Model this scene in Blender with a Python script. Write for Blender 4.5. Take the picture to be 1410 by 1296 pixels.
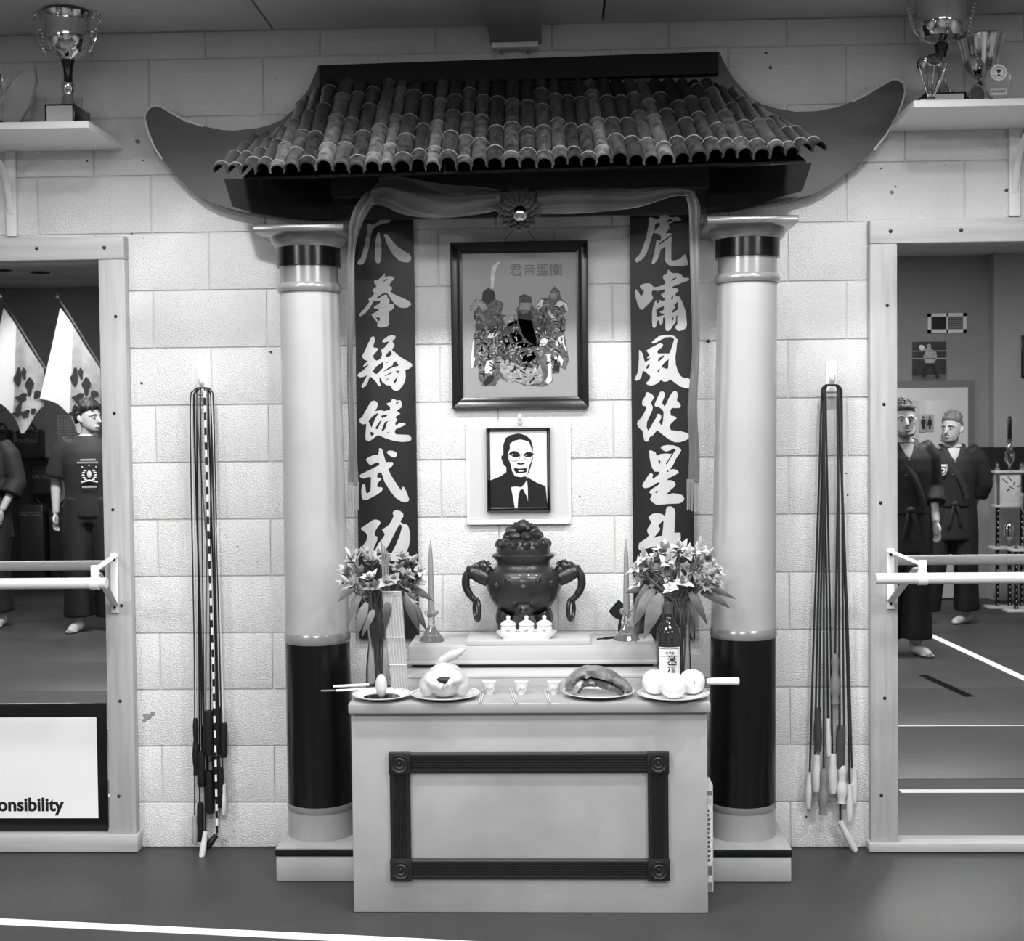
import bpy, bmesh, math, random
from mathutils import Vector, Matrix, noise
from mathutils.geometry import tessellate_polygon
random.seed(7)
PI = math.pi
SC = bpy.context.scene
COL = SC.collection
for o in list(bpy.data.objects):
    bpy.data.objects.remove(o, do_unlink=True)

# ---------------------------------------------------------------- camera
F = 1850.0                                   # focal length in pixels of the 1410 x 1296 frame
YAW, TILT, ROLL = -0.0359, 0.03208, -0.01107
CAM = Vector((0.1152, -4.732, 1.4948))
fw = Vector((math.sin(YAW)*math.cos(TILT), math.cos(YAW)*math.cos(TILT), -math.sin(TILT)))
r0 = Vector((math.cos(YAW), -math.sin(YAW), 0)); u0 = r0.cross(fw)
rt = r0*math.cos(ROLL) + u0*math.sin(ROLL); up = u0*math.cos(ROLL) - r0*math.sin(ROLL)
cd = bpy.data.cameras.new('camera'); cam = bpy.data.objects.new('camera', cd); COL.objects.link(cam)
cd.sensor_fit = 'HORIZONTAL'; cd.sensor_width = 36; cd.lens = F*36/1410; cd.clip_start = 0.05; cd.clip_end = 60
m = Matrix.Identity(4)
for i in range(3):
    m[i][0], m[i][1], m[i][2], m[i][3] = rt[i], up[i], -fw[i], CAM[i]
cam.matrix_world = m; SC.camera = cam

# ---------------------------------------------------------------- world, view
w = bpy.data.worlds.new('world'); SC.world = w; w.use_nodes = True
w.node_tree.nodes['Background'].inputs[0].default_value = (0.5, 0.5, 0.5, 1)
w.node_tree.nodes['Background'].inputs[1].default_value = 0.05
SC.view_settings.view_transform = 'Standard'; SC.view_settings.look = 'None'
SC.view_settings.gamma = 1.0; SC.view_settings.use_curve_mapping = False
SC.view_settings.exposure = 0.12
CAN_W, TROF_W, BACK_W = 82.0, 34.0, 150.0      # lamp powers: wall-side cans, ceiling panels, added rear panels

# ---------------------------------------------------------------- layout helpers
def ray(px, py): return fw + rt*((px-705)/F) - up*((py-648)/F)
def at(px, py, Y):
    v = ray(px, py); return CAM + v*((Y-CAM.y)/v.y)
def onz(px, py, z):
    v = ray(px, py); return CAM + v*((z-CAM.z)/v.z)
YM = -0.014                                   # mirror surface
def mir(p): return Vector((p.x, 2*YM-p.y, p.z))
def vat(px, py, Y): return mir(at(px, py, Y))
def sc(Y): return F/(Y-CAM.y)                 # pixels per metre at depth Y
def lin(s):
    s = s/255.0
    return s/12.92 if s <= 0.04045 else ((s+0.055)/1.055)**2.4

# ---------------------------------------------------------------- materials
MATS = {}
def mat(name, g, rough=0.6, metal=0.0, bump=None, var=None, trans=0.0, ior=1.45, emit=0.0, coat=0.0, spec=0.5, sheen=0.0, alpha=1.0):
    """g: sRGB grey 0..255.  bump=(scale,dist[,detail]); var=(scale,amount) mottles the grey"""
    if name in MATS: return MATS[name]
    mt = bpy.data.materials.new(name); mt.use_nodes = True; nt = mt.node_tree; b = nt.nodes['Principled BSDF']
    c = lin(g); b.inputs['Base Color'].default_value = (c, c, c, 1)
    b.inputs['Roughness'].default_value = rough; b.inputs['Metallic'].default_value = metal
    b.inputs['Transmission Weight'].default_value = trans; b.inputs['IOR'].default_value = ior
    b.inputs['Coat Weight'].default_value = coat; b.inputs['Specular IOR Level'].default_value = spec
    b.inputs['Sheen Weight'].default_value = sheen; b.inputs['Alpha'].default_value = alpha
    if emit:
        b.inputs['Emission Color'].default_value = (1, 1, 1, 1); b.inputs['Emission Strength'].default_value = emit
    tc = nt.nodes.new('ShaderNodeTexCoord')
    if var:
        n = nt.nodes.new('ShaderNodeTexNoise'); n.inputs['Scale'].default_value = var[0]; n.inputs['Detail'].default_value = 5
        if len(var) > 2:
            mp = nt.nodes.new('ShaderNodeMapping'); mp.inputs['Scale'].default_value = var[2]
            nt.links.new(tc.outputs['Object'], mp.inputs['Vector']); nt.links.new(mp.outputs[0], n.inputs['Vector'])
        else: nt.links.new(tc.outputs['Object'], n.inputs['Vector'])
        r = nt.nodes.new('ShaderNodeMapRange'); r.inputs[1].default_value = 0.3; r.inputs[2].default_value = 0.7
        r.inputs[3].default_value = max(0, c*(1-var[1])); r.inputs[4].default_value = min(1, c*(1+var[1]))
        nt.links.new(n.outputs[0], r.inputs[0]); nt.links.new(r.outputs[0], b.inputs['Base Color'])
    if bump:
        n = nt.nodes.new('ShaderNodeTexNoise'); n.inputs['Scale'].default_value = bump[0]
        n.inputs['Detail'].default_value = bump[2] if len(bump) > 2 else 3
        nt.links.new(tc.outputs['Object'], n.inputs['Vector'])
        bp = nt.nodes.new('ShaderNodeBump'); bp.inputs['Strength'].default_value = 1; bp.inputs['Distance'].default_value = bump[1]
        nt.links.new(n.outputs[0], bp.inputs['Height']); nt.links.new(bp.outputs[0], b.inputs['Normal'])
    MATS[name] = mt; return mt

def block_material():
    mt = mat('painted_block', 232, 0.55)
    nt = mt.node_tree; b = nt.nodes['Principled BSDF']; N = nt.nodes.new; L = nt.links.new
    geo = N('ShaderNodeNewGeometry')
    n1 = N('ShaderNodeTexNoise'); n1.inputs['Scale'].default_value = 180; n1.inputs['Detail'].default_value = 4; n1.inputs['Roughness'].default_value = 0.6
    n2 = N('ShaderNodeTexNoise'); n2.inputs['Scale'].default_value = 3.0; n2.inputs['Detail'].default_value = 6
    vo = N('ShaderNodeTexVoronoi'); vo.inputs['Scale'].default_value = 55
    n3 = N('ShaderNodeTexNoise'); n3.inputs['Scale'].default_value = 9
    for n in (n1, n2, vo, n3): L(geo.outputs['Position'], n.inputs['Vector'])
    # coarse open texture of the block under the paint
    cr = N('ShaderNodeMapRange'); cr.inputs[1].default_value = 0.35; cr.inputs[2].default_value = 0.62; L(n1.outputs[0], cr.inputs[0])
    bp = N('ShaderNodeBump'); bp.inputs['Distance'].default_value = 0.0032; bp.inputs['Strength'].default_value = 0.8
    L(cr.outputs[0], bp.inputs['Height']); L(bp.outputs[0], b.inputs['Normal'])
    # scattered small pits and scuffs
    lt = N('ShaderNodeMath'); lt.operation = 'LESS_THAN'; lt.inputs[1].default_value = 0.10; L(vo.outputs['Distance'], lt.inputs[0])
    gt = N('ShaderNodeMath'); gt.operation = 'GREATER_THAN'; gt.inputs[1].default_value = 0.66; L(n3.outputs[0], gt.inputs[0])
    mu = N('ShaderNodeMath'); mu.operation = 'MULTIPLY'; L(lt.outputs[0], mu.inputs[0]); L(gt.outputs[0], mu.inputs[1])
    mr = N('ShaderNodeMapRange'); mr.inputs[1].default_value = 0.3; mr.inputs[2].default_value = 0.7
    mr.inputs[3].default_value = lin(224); mr.inputs[4].default_value = lin(240); L(n2.outputs[0], mr.inputs[0])
    mx = N('ShaderNodeMix'); mx.inputs[3].default_value = 0.1
    L(mu.outputs[0], mx.inputs[0]); L(mr.outputs[0], mx.inputs[2]); L(mx.outputs[0], b.inputs['Base Color'])
    return mt

M_BLOCK = block_material()
M_MORTAR = mat('painted_mortar', 196, 0.7, bump=(60, .001))
M_WOOD = mat('pine_trim', 172, 0.5, var=(5, .14, (9, 9, .5)), bump=(40, .0005))
M_WOODH = mat('pine_trim_horizontal', 172, 0.5, var=(5, .14, (.5, 9, 9)), bump=(40, .0005))
M_GOLD = mat('painted_ochre', 160, 0.33, var=(3.5, .16), coat=.25)
M_GOLDC = mat('column_ochre', 168, 0.35, var=(3, .10), coat=.25)
M_TRIMC = mat('column_trim', 150, 0.22, metal=.35, var=(4, .15))
M_BLACK = mat('gloss_black', 14, 0.22)
M_BLACKM = mat('matt_black', 16, 0.55)
M_MOLD = mat('dark_molding', 28, 0.4)
M_BOARD = mat('roof_board', 74, 0.45, var=(3, .2))
M_EDGE = mat('roof_edge_lit', 205, .5)
M_BANNER = mat('banner_red', 27, 0.4, var=(5, .15))
M_GLYPH = mat('banner_gold', 190, 0.5, var=(14, .08))
M_SATIN = mat('sash_satin', 90, 0.36, sheen=.4, var=(9, .25, (1, 1, .35)))
M_WHITE = mat('white_plastic', 236, 0.35)
M_WHITEP = mat('white_paint', 226, 0.45, var=(4, .04))
M_PORC = mat('porcelain', 238, 0.15, coat=.5)
M_CHROME = mat('silver_plate', 215, 0.08, metal=1)
M_GOLDM = mat('bright_gilt', 190, 0.12, metal=1)
M_BRONZE = mat('dark_bronze', 46, 0.36, metal=.35, var=(12, .3), coat=.3)
M_GLASS = mat('clear_glass', 245, 0.02, trans=1.0, ior=1.45)
M_CRYSTAL = mat('crystal', 240, 0.04, trans=.85, ior=1.5)
M_FLOOR = mat('grey_mat', 57, 0.48, var=(2.2, .14), bump=(220, .0004))
M_CEIL = mat('ceiling_tile', 205, 0.8, bump=(90, .001))
M_BACKW = mat('grey_wall_paint', 134, 0.7, var=(1.5, .08))
M_BACKW2 = mat('light_grey_wall_paint', 150, 0.7, var=(1.5, .08))
M_TAPEW = mat('white_tape', 225, 0.45)
M_TAPEB = mat('black_tape', 8, 0.9, spec=.1)
M_MIRROR = mat('mirror_silver', 222, 0.01, metal=1)

# ---------------------------------------------------------------- mesh helpers
class MB:
    def __init__(s, M=None): s.v = []; s.f = []; s.M = M
    def add(s, vs, fs):
        n = len(s.v)
        for p in vs:
            p = Vector(p); s.v.append(s.M @ p if s.M else p)
        s.f += [tuple(i+n for i in f) for f in fs]; return s
    def box(s, a, b, bev=0.0):
        x0, y0, z0 = a; x1, y1, z1 = b
        if x0 > x1: x0, x1 = x1, x0
        if y0 > y1: y0, y1 = y1, y0
        if z0 > z1: z0, z1 = z1, z0
        if bev <= 0:
            return s.add([(x0,y0,z0),(x1,y0,z0),(x1,y1,z0),(x0,y1,z0),(x0,y0,z1),(x1,y0,z1),(x1,y1,z1),(x0,y1,z1)],
                         [(3,2,1,0),(4,5,6,7),(0,1,5,4),(1,2,6,5),(2,3,7,6),(3,0,4,7)])
        bm = bmesh.new(); bmesh.ops.create_cube(bm, size=1)
        for v in bm.verts: v.co = Vector(((x0+x1)/2+v.co.x*(x1-x0), (y0+y1)/2+v.co.y*(y1-y0), (z0+z1)/2+v.co.z*(z1-z0)))
        bmesh.ops.bevel(bm, geom=bm.edges[:], offset=bev, segments=2, affect='EDGES', profile=.5)
        bm.verts.index_update(); s.add([v.co.copy() for v in bm.verts], [[v.index for v in f.verts] for f in bm.faces]); bm.free(); return s
    def lathe(s, prof, c, seg=24, a0=0, a1=2*PI, sx=1, sy=1, cap=True):
        """prof [(r,z)] bottom to top about a vertical axis through c"""
        n = len(prof); full = abs(a1-a0-2*PI) < 1e-6; k = seg if full else seg+1
        vs = []
        for r, z in prof:
            for i in range(k):
                a = a0+(a1-a0)*i/seg; vs.append((c[0]+r*sx*math.cos(a), c[1]+r*sy*math.sin(a), c[2]+z))
        fs = []
        for j in range(n-1):
            for i in range(seg):
                i2 = (i+1) % k; fs.append((j*k+i, j*k+i2, (j+1)*k+i2, (j+1)*k+i))
        if full and cap:
            if prof[0][0] > 1e-5: fs.append(tuple(reversed(range(k))))
            if prof[-1][0] > 1e-5: fs.append(tuple((n-1)*k+i for i in range(k)))
        return s.add(vs, fs)
    def tube(s, pts, rad, seg=8, flat=1.0, ref=None, cap=True):
        """swept tube; rad scalar or list, flat squashes along the second axis"""
        pts = [Vector(p) for p in pts]; n = len(pts)
        rs = rad if isinstance(rad, (list, tuple)) else [rad]*n
        vs = []; prev = None
        for i, p in enumerate(pts):
            t = (pts[min(i+1, n-1)]-pts[max(i-1, 0)]).normalized()
            if prev is None:
                a = Vector(ref) if ref else (Vector((0, 0, 1)) if abs(t.z) < .9 else Vector((1, 0, 0)))
            else: a = prev
            a = (a - t*a.dot(t)).normalized(); b = t.cross(a); prev = a
            r = rs[i]
            for j in range(seg):
                q = 2*PI*j/seg; vs.append(p + a*(r*math.cos(q)) + b*(r*flat*math.sin(q)))
        fs = [(i*seg+j, i*seg+(j+1) % seg, (i+1)*seg+(j+1) % seg, (i+1)*seg+j) for i in range(n-1) for j in range(seg)]
        if cap: fs += [tuple(reversed(range(seg))), tuple((n-1)*seg+j for j in range(seg))]
        return s.add(vs, fs)
    def cyl(s, a, b, r, r2=None, seg=16): return s.tube([a, b], [r, r if r2 is None else r2], seg)
    def ell(s, c, r, u=16, v=10, fn=None):
        """ellipsoid, fn(dir)->radius factor"""
        if not isinstance(r, (list, tuple)): r = (r, r, r)
        vs = []; fs = []
        for j in range(v+1):
            t = PI*j/v
            for i in range(u):
                p = 2*PI*i/u; d = Vector((math.sin(t)*math.cos(p), math.sin(t)*math.sin(p), -math.cos(t)))
                k = fn(d) if fn else 1
                vs.append((c[0]+d.x*r[0]*k, c[1]+d.y*r[1]*k, c[2]+d.z*r[2]*k))
        for j in range(v):
            for i in range(u): fs.append((j*u+i, j*u+(i+1) % u, (j+1)*u+(i+1) % u, (j+1)*u+i))
        return s.add(vs, fs)
    def plate(s, loops, y0, y1):
        """flat shape from loops of (x,z) points (first outer, then holes) between y0 (front) and y1 (back)"""
        ls = [[Vector((p[0], 0, p[1])) for p in l] for l in loops]
        flat = [p for l in ls for p in l]
        tris = tessellate_polygon(ls); n = len(flat)
        vs = [(p.x, y0, p.z) for p in flat] + [(p.x, y1, p.z) for p in flat]; fs = []
        for t in tris:
            a, b, c = (flat[i] for i in t)
            nz = (b.x-a.x)*(c.z-a.z)-(b.z-a.z)*(c.x-a.x)
            if nz < 0: t = (t[0], t[2], t[1])
            fs.append(tuple(t)); fs.append(tuple(reversed([i+n for i in t])))
        o = 0
        for li, l in enumerate(ls):
            k = len(l); ar = sum(l[i].x*l[(i+1) % k].z-l[(i+1) % k].x*l[i].z for i in range(k))
            rev = (ar > 0) if li else (ar < 0)
            for i in range(k):
                a, b = o+i, o+(i+1) % k
                fs.append((a, a+n, b+n, b) if not rev else (b, b+n, a+n, a))
            o += k
        return s.add(vs, fs)
    def build(s, name, mt, par=None, smooth=True, ang=38, **kw):
        me = bpy.data.meshes.new(name)
        off = par.get('_off', None) if par else None
        org = ORG.get(par, Vector()) if par else Vector()
        me.from_pydata([tuple(p-org) for p in s.v], [], s.f); me.validate(); me.update()
        if smooth:
            me.polygons.foreach_set('use_smooth', [True]*len(me.polygons)); me.set_sharp_from_angle(angle=math.radians(ang))
        if mt: me.materials.append(mt)
        o = bpy.data.objects.new(name, me); COL.objects.link(o)
        if par: o.parent = par; ORG[o] = org
        for k, v in kw.items(): o[k] = v
        return o
ORG = {}                                      # world origin of every root, so parts are given in world coordinates
def thing(name, label, cat, loc, group=None, kind=None):
    o = bpy.data.objects.new(name, None); COL.objects.link(o); o.empty_display_size = .05
    o.location = loc; ORG[o] = Vector(loc)
    if label: o['label'] = label
    if cat: o['category'] = cat
    if group: o['group'] = group
    if kind: o['kind'] = kind
    return o
def tag(o, label, cat, group=None):
    o['label'] = label; o['category'] = cat
    if group: o['group'] = group
    return o
def struct(o, label=None):
    o['kind'] = 'structure'
    if label: o['label'] = label
    return o
def bx(name, a, b, mt, par=None, bev=0.0, **kw): return MB().box(a, b, bev).build(name, mt, par, **kw)
def inst(o, par, loc):                         # a further part sharing o's mesh
    c = o.copy(); COL.objects.link(c); c.parent = par; c.location = loc; return c
def text_mesh(body, size, name, mt, par, M, bold=0.0, ext=0.0004, align='CENTER', **kw):
    cu = bpy.data.curves.new('t', 'FONT'); cu.body = body; cu.size = size; cu.align_x = align; cu.align_y = 'CENTER'
    cu.extrude = ext; cu.offset = bold; cu.resolution_u = 3
    ob = bpy.data.objects.new('t', cu); COL.objects.link(ob)
    dg = bpy.context.evaluated_depsgraph_get(); dg.update()
    me = bpy.data.meshes.new_from_object(ob.evaluated_get(dg)); bpy.data.objects.remove(ob); bpy.data.curves.remove(cu)
    me.transform(M); org = ORG.get(par, Vector()); me.transform(Matrix.Translation(-org))
    me.materials.clear(); me.materials.append(mt); me.name = name
    o = bpy.data.objects.new(name, me); COL.objects.link(o)
    if par: o.parent = par; ORG[o] = org
    for k, v in kw.items(): o[k] = v
    return o
FRONT = Matrix.Rotation(PI/2, 4, 'X')          # text standing upright, facing the room (-y)
def spline(pts, n=8):
    """Catmull-Rom through pts"""
    P = [Vector(p) for p in pts]; out = []
    for i in range(len(P)-1):
        a, b, c, d = P[max(i-1, 0)], P[i], P[i+1], P[min(i+2, len(P)-1)]
        for k in range(n):
            t = k/n
            out.append(.5*((2*b)+(c-a)*t+(2*a-5*b+4*c-d)*t*t+(3*b-a-3*c+d)*t**3))
    return out+[P[-1]]
# ================================================================ the room
RX0, RX1, RY0, RZ = -5.5, 4.9, -6.79, 2.90
RYR, XR = -8.2, -1.6                          # the left part of the rear wall is set back
COURSE, BL = 0.2032, 0.4064
Z1 = 0.163                                     # first bed joint above the mats
# front wall seen by the camera: mortar slab with every block proud of it
wall = MB().box((RX0-.1, 0.006, -.1), (RX1+.1, .2, RZ+.1)).build('wall_back', M_MORTAR, None, smooth=False); struct(wall)
XJ = at(291, 520, 0).x
G = 0.0055
blk = {}
def block(x, z, h):
    key = round(h, 3)
    if key not in blk:
        mb = MB(); b = bmesh.new(); bmesh.ops.create_cube(b, size=1)
        for v in b.verts: v.co = Vector((v.co.x*(BL-G), v.co.y*.02, v.co.z*(h-G)))
        fr = [e for e in b.edges if all(v.co.y < 0 for v in e.verts)]
        bmesh.ops.bevel(b, geom=fr, offset=.0035, segments=2, affect='EDGES', profile=.5)
        b.verts.index_update(); mb.add([v.co.copy() for v in b.verts], [[v.index for v in f.verts] for f in b.faces]); b.free()
        o = mb.build('concrete_block', M_BLOCK, wall); blk[key] = o; o.location = (x, .01, z); return
    inst(blk[key], wall, (x, .01, z))
rows = [(0.0, Z1)] + [(Z1+COURSE*k, COURSE) for k in range(13)] + [(Z1+COURSE*13, RZ-Z1-COURSE*13)]
for ri, (z, h) in enumerate(rows):
    k = ri-1
    x = XJ + (0 if k % 2 else COURSE)
    while x > -2.45: x -= BL
    while x < 2.45:
        cx = x+BL/2
        hid = (0.12 < z < 1.95) and (cx < -1.80 or cx > 1.62)      # wholly behind a mirror
        if not hid: block(cx, z+h/2, h)
        x += BL
# old anchor holes, chips and a scuff in the paint
for px, py, r_ in ((195, 528, .006), (373, 485, .006), (327, 753, .004), (336, 1172, .004), (190, 195, .010), (181, 322, .004), (197, 221, .004), (975, 470, .008), (1228, 265, .009), (1233, 257, .004), (1213, 232, .004), (1386, 262, .008), (1165, 652, .004), (1167, 682, .004), (798, 684, .004), (1061, 93, .007), (1055, 73, .005), (865, 12, .010), (120, 222, .004), (203, 987, .016), (210, 983, .010), (199, 992, .009), (1110, 1125, .005)):
    q = at(px, py, 0); MB().ell((q.x, .0002, q.z), (r_, .0012, r_*.8), 10, 6, lambda d, o=px: 1+.5*noise.noise(Vector((d.x*2+o, d.z*2, 0)))).build('paint_chip', mat('chip_grey_%d' % (r_ < .009), 70 if r_ < .009 else 135, .8, var=(200, .5)), wall)
# floor: strips of mat with seams
fl = bx('floor', (RX0-.1, RYR-.1, -.14), (RX1+.1, .1, -.04), M_BLACKM); struct(fl)
seams = [0.05, -.952, -1.95, -2.92, -3.89, -4.87, -5.85, -6.83, -7.8, RYR-.02]
for i in range(len(seams)-1):
    bx('floor_mat', (RX0, seams[i+1]+.003, -.045), (RX1, seams[i]-.003, 0), M_FLOOR, fl, .004)
# ceiling: tiles in a drop grid
ce = bx('ceiling', (RX0-.1, RYR-.1, RZ+.03), (RX1+.1, .1, RZ+.12), M_BLACKM); struct(ce)
tile = None
nx, ny = 9, 13; tw, td = (RX1-RX0)/nx, (-RYR)/ny
for i in range(nx):
    for j in range(ny):
        c = Vector((RX0+(i+.5)*tw, -(j+.5)*td, RZ+.015))
        if tile is None:
            tile = MB().box((-tw/2+.004, -td/2+.004, -.015), (tw/2-.004, td/2-.004, .015), .003).build('ceiling_tile', M_CEIL, ce); tile.location = c
        else: inst(tile, ce, c)
struct(bx('wall_left', (RX0-.2, RYR-.1, -.1), (RX0, .1, RZ+.1), M_BACKW))
struct(bx('wall_right', (RX1, RYR-.1, -.1), (RX1+.2, .1, RZ+.1), M_BACKW2))
wf = bx('wall_front', (XR, RYR-.2, -.1), (RX1+.1, RY0, RZ+.1), M_BACKW); struct(wf)
wf2 = bx('wall_rear', (RX0-.1, RYR-.2, -.1), (XR, RYR, RZ+.1), M_BACKW); struct(wf2)
# projecting lighter section of the rear wall, seen at the edge of the mirror
pa = vat(1370, 500, 6.6)
bx('wall_panel', (pa.x, RY0-.01, 0), (RX1, RY0+.14, RZ), M_BACKW2, wf)
pb = at(1360, 616, 6.62).z; pc = at(1360, 652, 6.62).z
bx('wall_band', (1.9, RY0, pc), (RX1, RY0+.16, pb), M_BLACKM, wf)
# beam under the ceiling and its bearing plate
bx0, bx1 = at(675, 64, -.01).x, at(746, 64, -.01).x; bz = at(710, 62, 0).z
bm_ = bx('trim_1', (bx0, -3.2, bz), (bx1, 0.02, RZ+.02), mat('beam_paint', 150, .6, var=(3, .1)), None, .004); struct(bm_, 'painted ceiling beam above the shrine roof')
bx('bearing_plate', (bx0+.006, -.05, bz-.022), (bx1-.012, 0.005, bz-.002), M_WHITEP, bm_, .003)
for q in (.035, .135): MB().cyl((bx0+q, -.025, bz-.040), (bx0+q, -.025, bz-.020), .011).build('bolt', M_CHROME, bm_)
# tape on the mats
def tape(name, p, q, wd, mt, label):
    p = Vector(p); q = Vector(q); t = (q-p).normalized(); n = Vector((-t.y, t.x, 0))*wd/2
    o = MB().add([p-n+Vector((0,0,.0003)), q-n+Vector((0,0,.0003)), q+n+Vector((0,0,.0003)), p+n+Vector((0,0,.0003)), p-n+Vector((0,0,.0015)), q-n+Vector((0,0,.0015)), q+n+Vector((0,0,.0015)), p+n+Vector((0,0,.0015))],
             [(3,2,1,0),(4,5,6,7),(0,1,5,4),(1,2,6,5),(2,3,7,6),(3,0,4,7)]).build(name, mt, None, smooth=False)
    return tag(o, label, 'floor tape')
tape('floor_tape', (-2.6, -.612, 0), (.25, -.945, 0), .048, M_TAPEW, 'white tape line crossing the mats at the lower left in front of the altar')
tape('floor_tape', (1.482, -.757, 0), (RX1, -.757, 0), .05, M_TAPEW, 'broad white tape line nearest the glass in the right mirror')
tape('floor_tape', (2.69, -5.1, 0), (2.86, -2.2, 0), .06, M_TAPEW, 'white tape line running back past the men in the right mirror')
tape('floor_tape', (2.25, -3.30, 0), (2.335, -2.66, 0), .055, M_TAPEB, 'short black tape strip on the mats in the right mirror')
tape('floor_tape', (RX0, -1.945, 0), (RX1, -1.945, 0), .016, M_TAPEW, 'thin white tape line over a mat seam in the right mirror')

# ---------------------------------------------------------------- mirrors with pine frames
FY = -.05
def rail(name, a, b, mt, par):
    o = bx(name, a, b, mt, par, .004); return o
def mirror(side):
    if side < 0:
        xo = (at(172, 325, FY).x+at(186, 1170, FY).x)/2; xi = (at(136, 370, FY).x+at(150, 1148, FY).x)/2
        zt = at(150, 325, FY).z; zt2 = at(150, 357, FY).z; zb2 = at(120, 1149, FY).z; xe, xe2 = -3.70, -3.61
        lab = 'large wall mirror in a pine frame behind the shelf with one big cup'
    else:
        xo = (at(1198, 303, FY).x+at(1200, 1165, FY).x)/2; xi = (at(1237, 340, FY).x+at(1236, 1160, FY).x)/2
        zt = at(1230, 302, FY).z; zt2 = at(1230, 335, FY).z; zb2 = at(1300, 1160, FY).z; xe, xe2 = 3.70, 3.61
        lab = 'large wall mirror in a pine frame reflecting the two men in black jackets'
    t = thing('wall_mirror', lab, 'mirror', ((xi+xe2)/2, -.005, 0))
    bx('mirror_glass', (xi-side*.03, YM, .01), (xe2+side*.03, -.001, zt2+.02), M_MIRROR, t, smooth=False)
    rail('top_rail', (xo, FY, zt2), (xe, -.002, zt), M_WOODH, t)
    rail('bottom_rail', (xo+side*-.01, FY-.012, .002), (xe, -.002, zb2), M_WOODH, t)
    rail('stile', (xo, FY+.002, zb2), (xi, -.002, zt2), M_WOOD, t)
    rail('stile', (xe, FY+.002, zb2), (xe2, -.002, zt2), M_WOOD, t)
    # screw heads
    for k in range(6):
        z = .2+k*.34
        MB().ell(((xo+xi)/2+.012*((k*7) % 3-1), FY+.001, z), (.006, .003, .006), 10, 6).build('screw', M_MOLD, t)
    for k in range(3): MB().ell((xo+side*(.07+.24*k), FY, (zt+zt2)/2), (.007, .003, .007), 10, 6).build('screw', M_MOLD, t)
    return xo, xi, zt, zt2, zb2
LM = mirror(-1); RM = mirror(1)
# ballet barre on brackets, in front of each mirror
def barre(side):
    if side < 0: a = at(147, 803, -.31); lab = 'white ballet barre on a bracket across the left mirror'; xb = at(158, 800, FY).x; xc = at(131, 790, -.31).x; ext = -3.5
    else: a = at(1205, 797, -.31); lab = 'white ballet barre on a bracket across the right mirror'; xb = at(1226, 800, FY).x; xc = at(1270, 790, -.31).x; ext = 3.5
    z = a.z; t = thing('ballet_barre', lab, 'barre', (a.x, -.05, z-.2))
    MB().cyl((a.x, -.31, z), (ext, -.31, z), .0185, seg=20).build('bar', mat('barre_white', 214, .35), t)
    for x0 in ((xb, xc), (xb+side*1.15, xc+side*1.15)):
        x, xx = x0
        b = bx('bracket', (x-.013, FY-.006, z-.135), (x+.013, FY, z+.075), M_WHITEP, t, .001)
        mb = MB(); s = xx-x
        # arm from plate to bar, and a brace below
        for (p, q, wz) in (((x, FY-.004, z+.066), (xx, -.31, z+.045), .0045), ((x, FY-.004, z-.11), (xx-.2*s, -.27, z+.03), .0045)):
            p = Vector(p); q = Vector(q); mb.tube([p, q], [.014, .014], 4, flat=.3, ref=(1, 0, 0))
        mb.build('brace', M_WHITEP, b)
        MB().box((xx-.013, -.318, z-.005), (xx+.013, -.302, z+.06), .002).build('strap', M_WHITEP, b)
        MB(Matrix.Translation((xx, -.31, z)) @ Matrix.Rotation(PI/2, 4, 'Y')).lathe([(.0225, -.014), (.0225, .014)], (0, 0, 0), 20).build('clip', M_WHITEP, b)
        for zz in (z-.115, z+.055): MB().ell((x, FY-.007, zz), (.005, .003, .007), 10, 6).build('bolt', M_MOLD, b)
barre(-1); barre(1)

# ---------------------------------------------------------------- black-bordered notice on the lower left mirror
pA, pB = at(0, 970, YM-.006), at(145, 970, YM-.006)
zt = at(100, 969, YM-.006).z; zb = at(100, 1146, YM-.006).z
t = thing('notice_board', 'white notice in a black border low on the left mirror', 'sign', ((pB.x+pA.x)/2-.3, YM-.003, zb+.002))
bx('backing', (pB.x-1.3, YM-.008, LM[4]+.003), (pB.x, YM-.0005, zt), M_BLACK, t, .002)
sx1 = at(134, 1060, YM-.01).x; sz1 = at(100, 988, YM-.01).z; sz0 = at(100, 1127, YM-.01).z
bx('sheet', (sx1-1.05, YM-.0095, sz0), (sx1, YM-.008, sz1), mat('paper', 232, .6, var=(3, .03)), t)
tp = at(87, 1109, YM-.01)
text_mesh('Responsibility', .0665, 'lettering', M_BLACKM, t, Matrix.Translation((tp.x, YM-.0098, tp.z)) @ FRONT, bold=.0022, align='RIGHT')

# ---------------------------------------------------------------- lamps
def can(x, y, power, size, blend, lit, label, aimx=0.0):
    t = thing('recessed_downlight', label, 'ceiling light', (x, y, RZ), 'recessed downlights in the ceiling')
    MB().lathe([(.085, 0), (.085, -.006), (.066, -.008), (.062, -.001), (.085, 0)], (x, y, RZ), 28, cap=False).build('trim_ring', mat('can_trim', 60, .5), t)
    MB().lathe([(0.0, -.0015), (.060, -.0015)], (x, y, RZ), 28).build('lens', mat('lens_on', 255, .4, emit=1.5) if lit else M_BLACKM, t)
    if lit:
        ld = bpy.data.lights.new('downlight_lamp', 'SPOT'); ld.energy = power; ld.spot_size = math.radians(size); ld.spot_blend = blend
        ld.shadow_soft_size = .05; lo = bpy.data.objects.new('downlight_lamp', ld); COL.objects.link(lo); lo.parent = t
        lo.location = (0, 0, -.012); lo.rotation_euler = (0, 0, 0)
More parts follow.
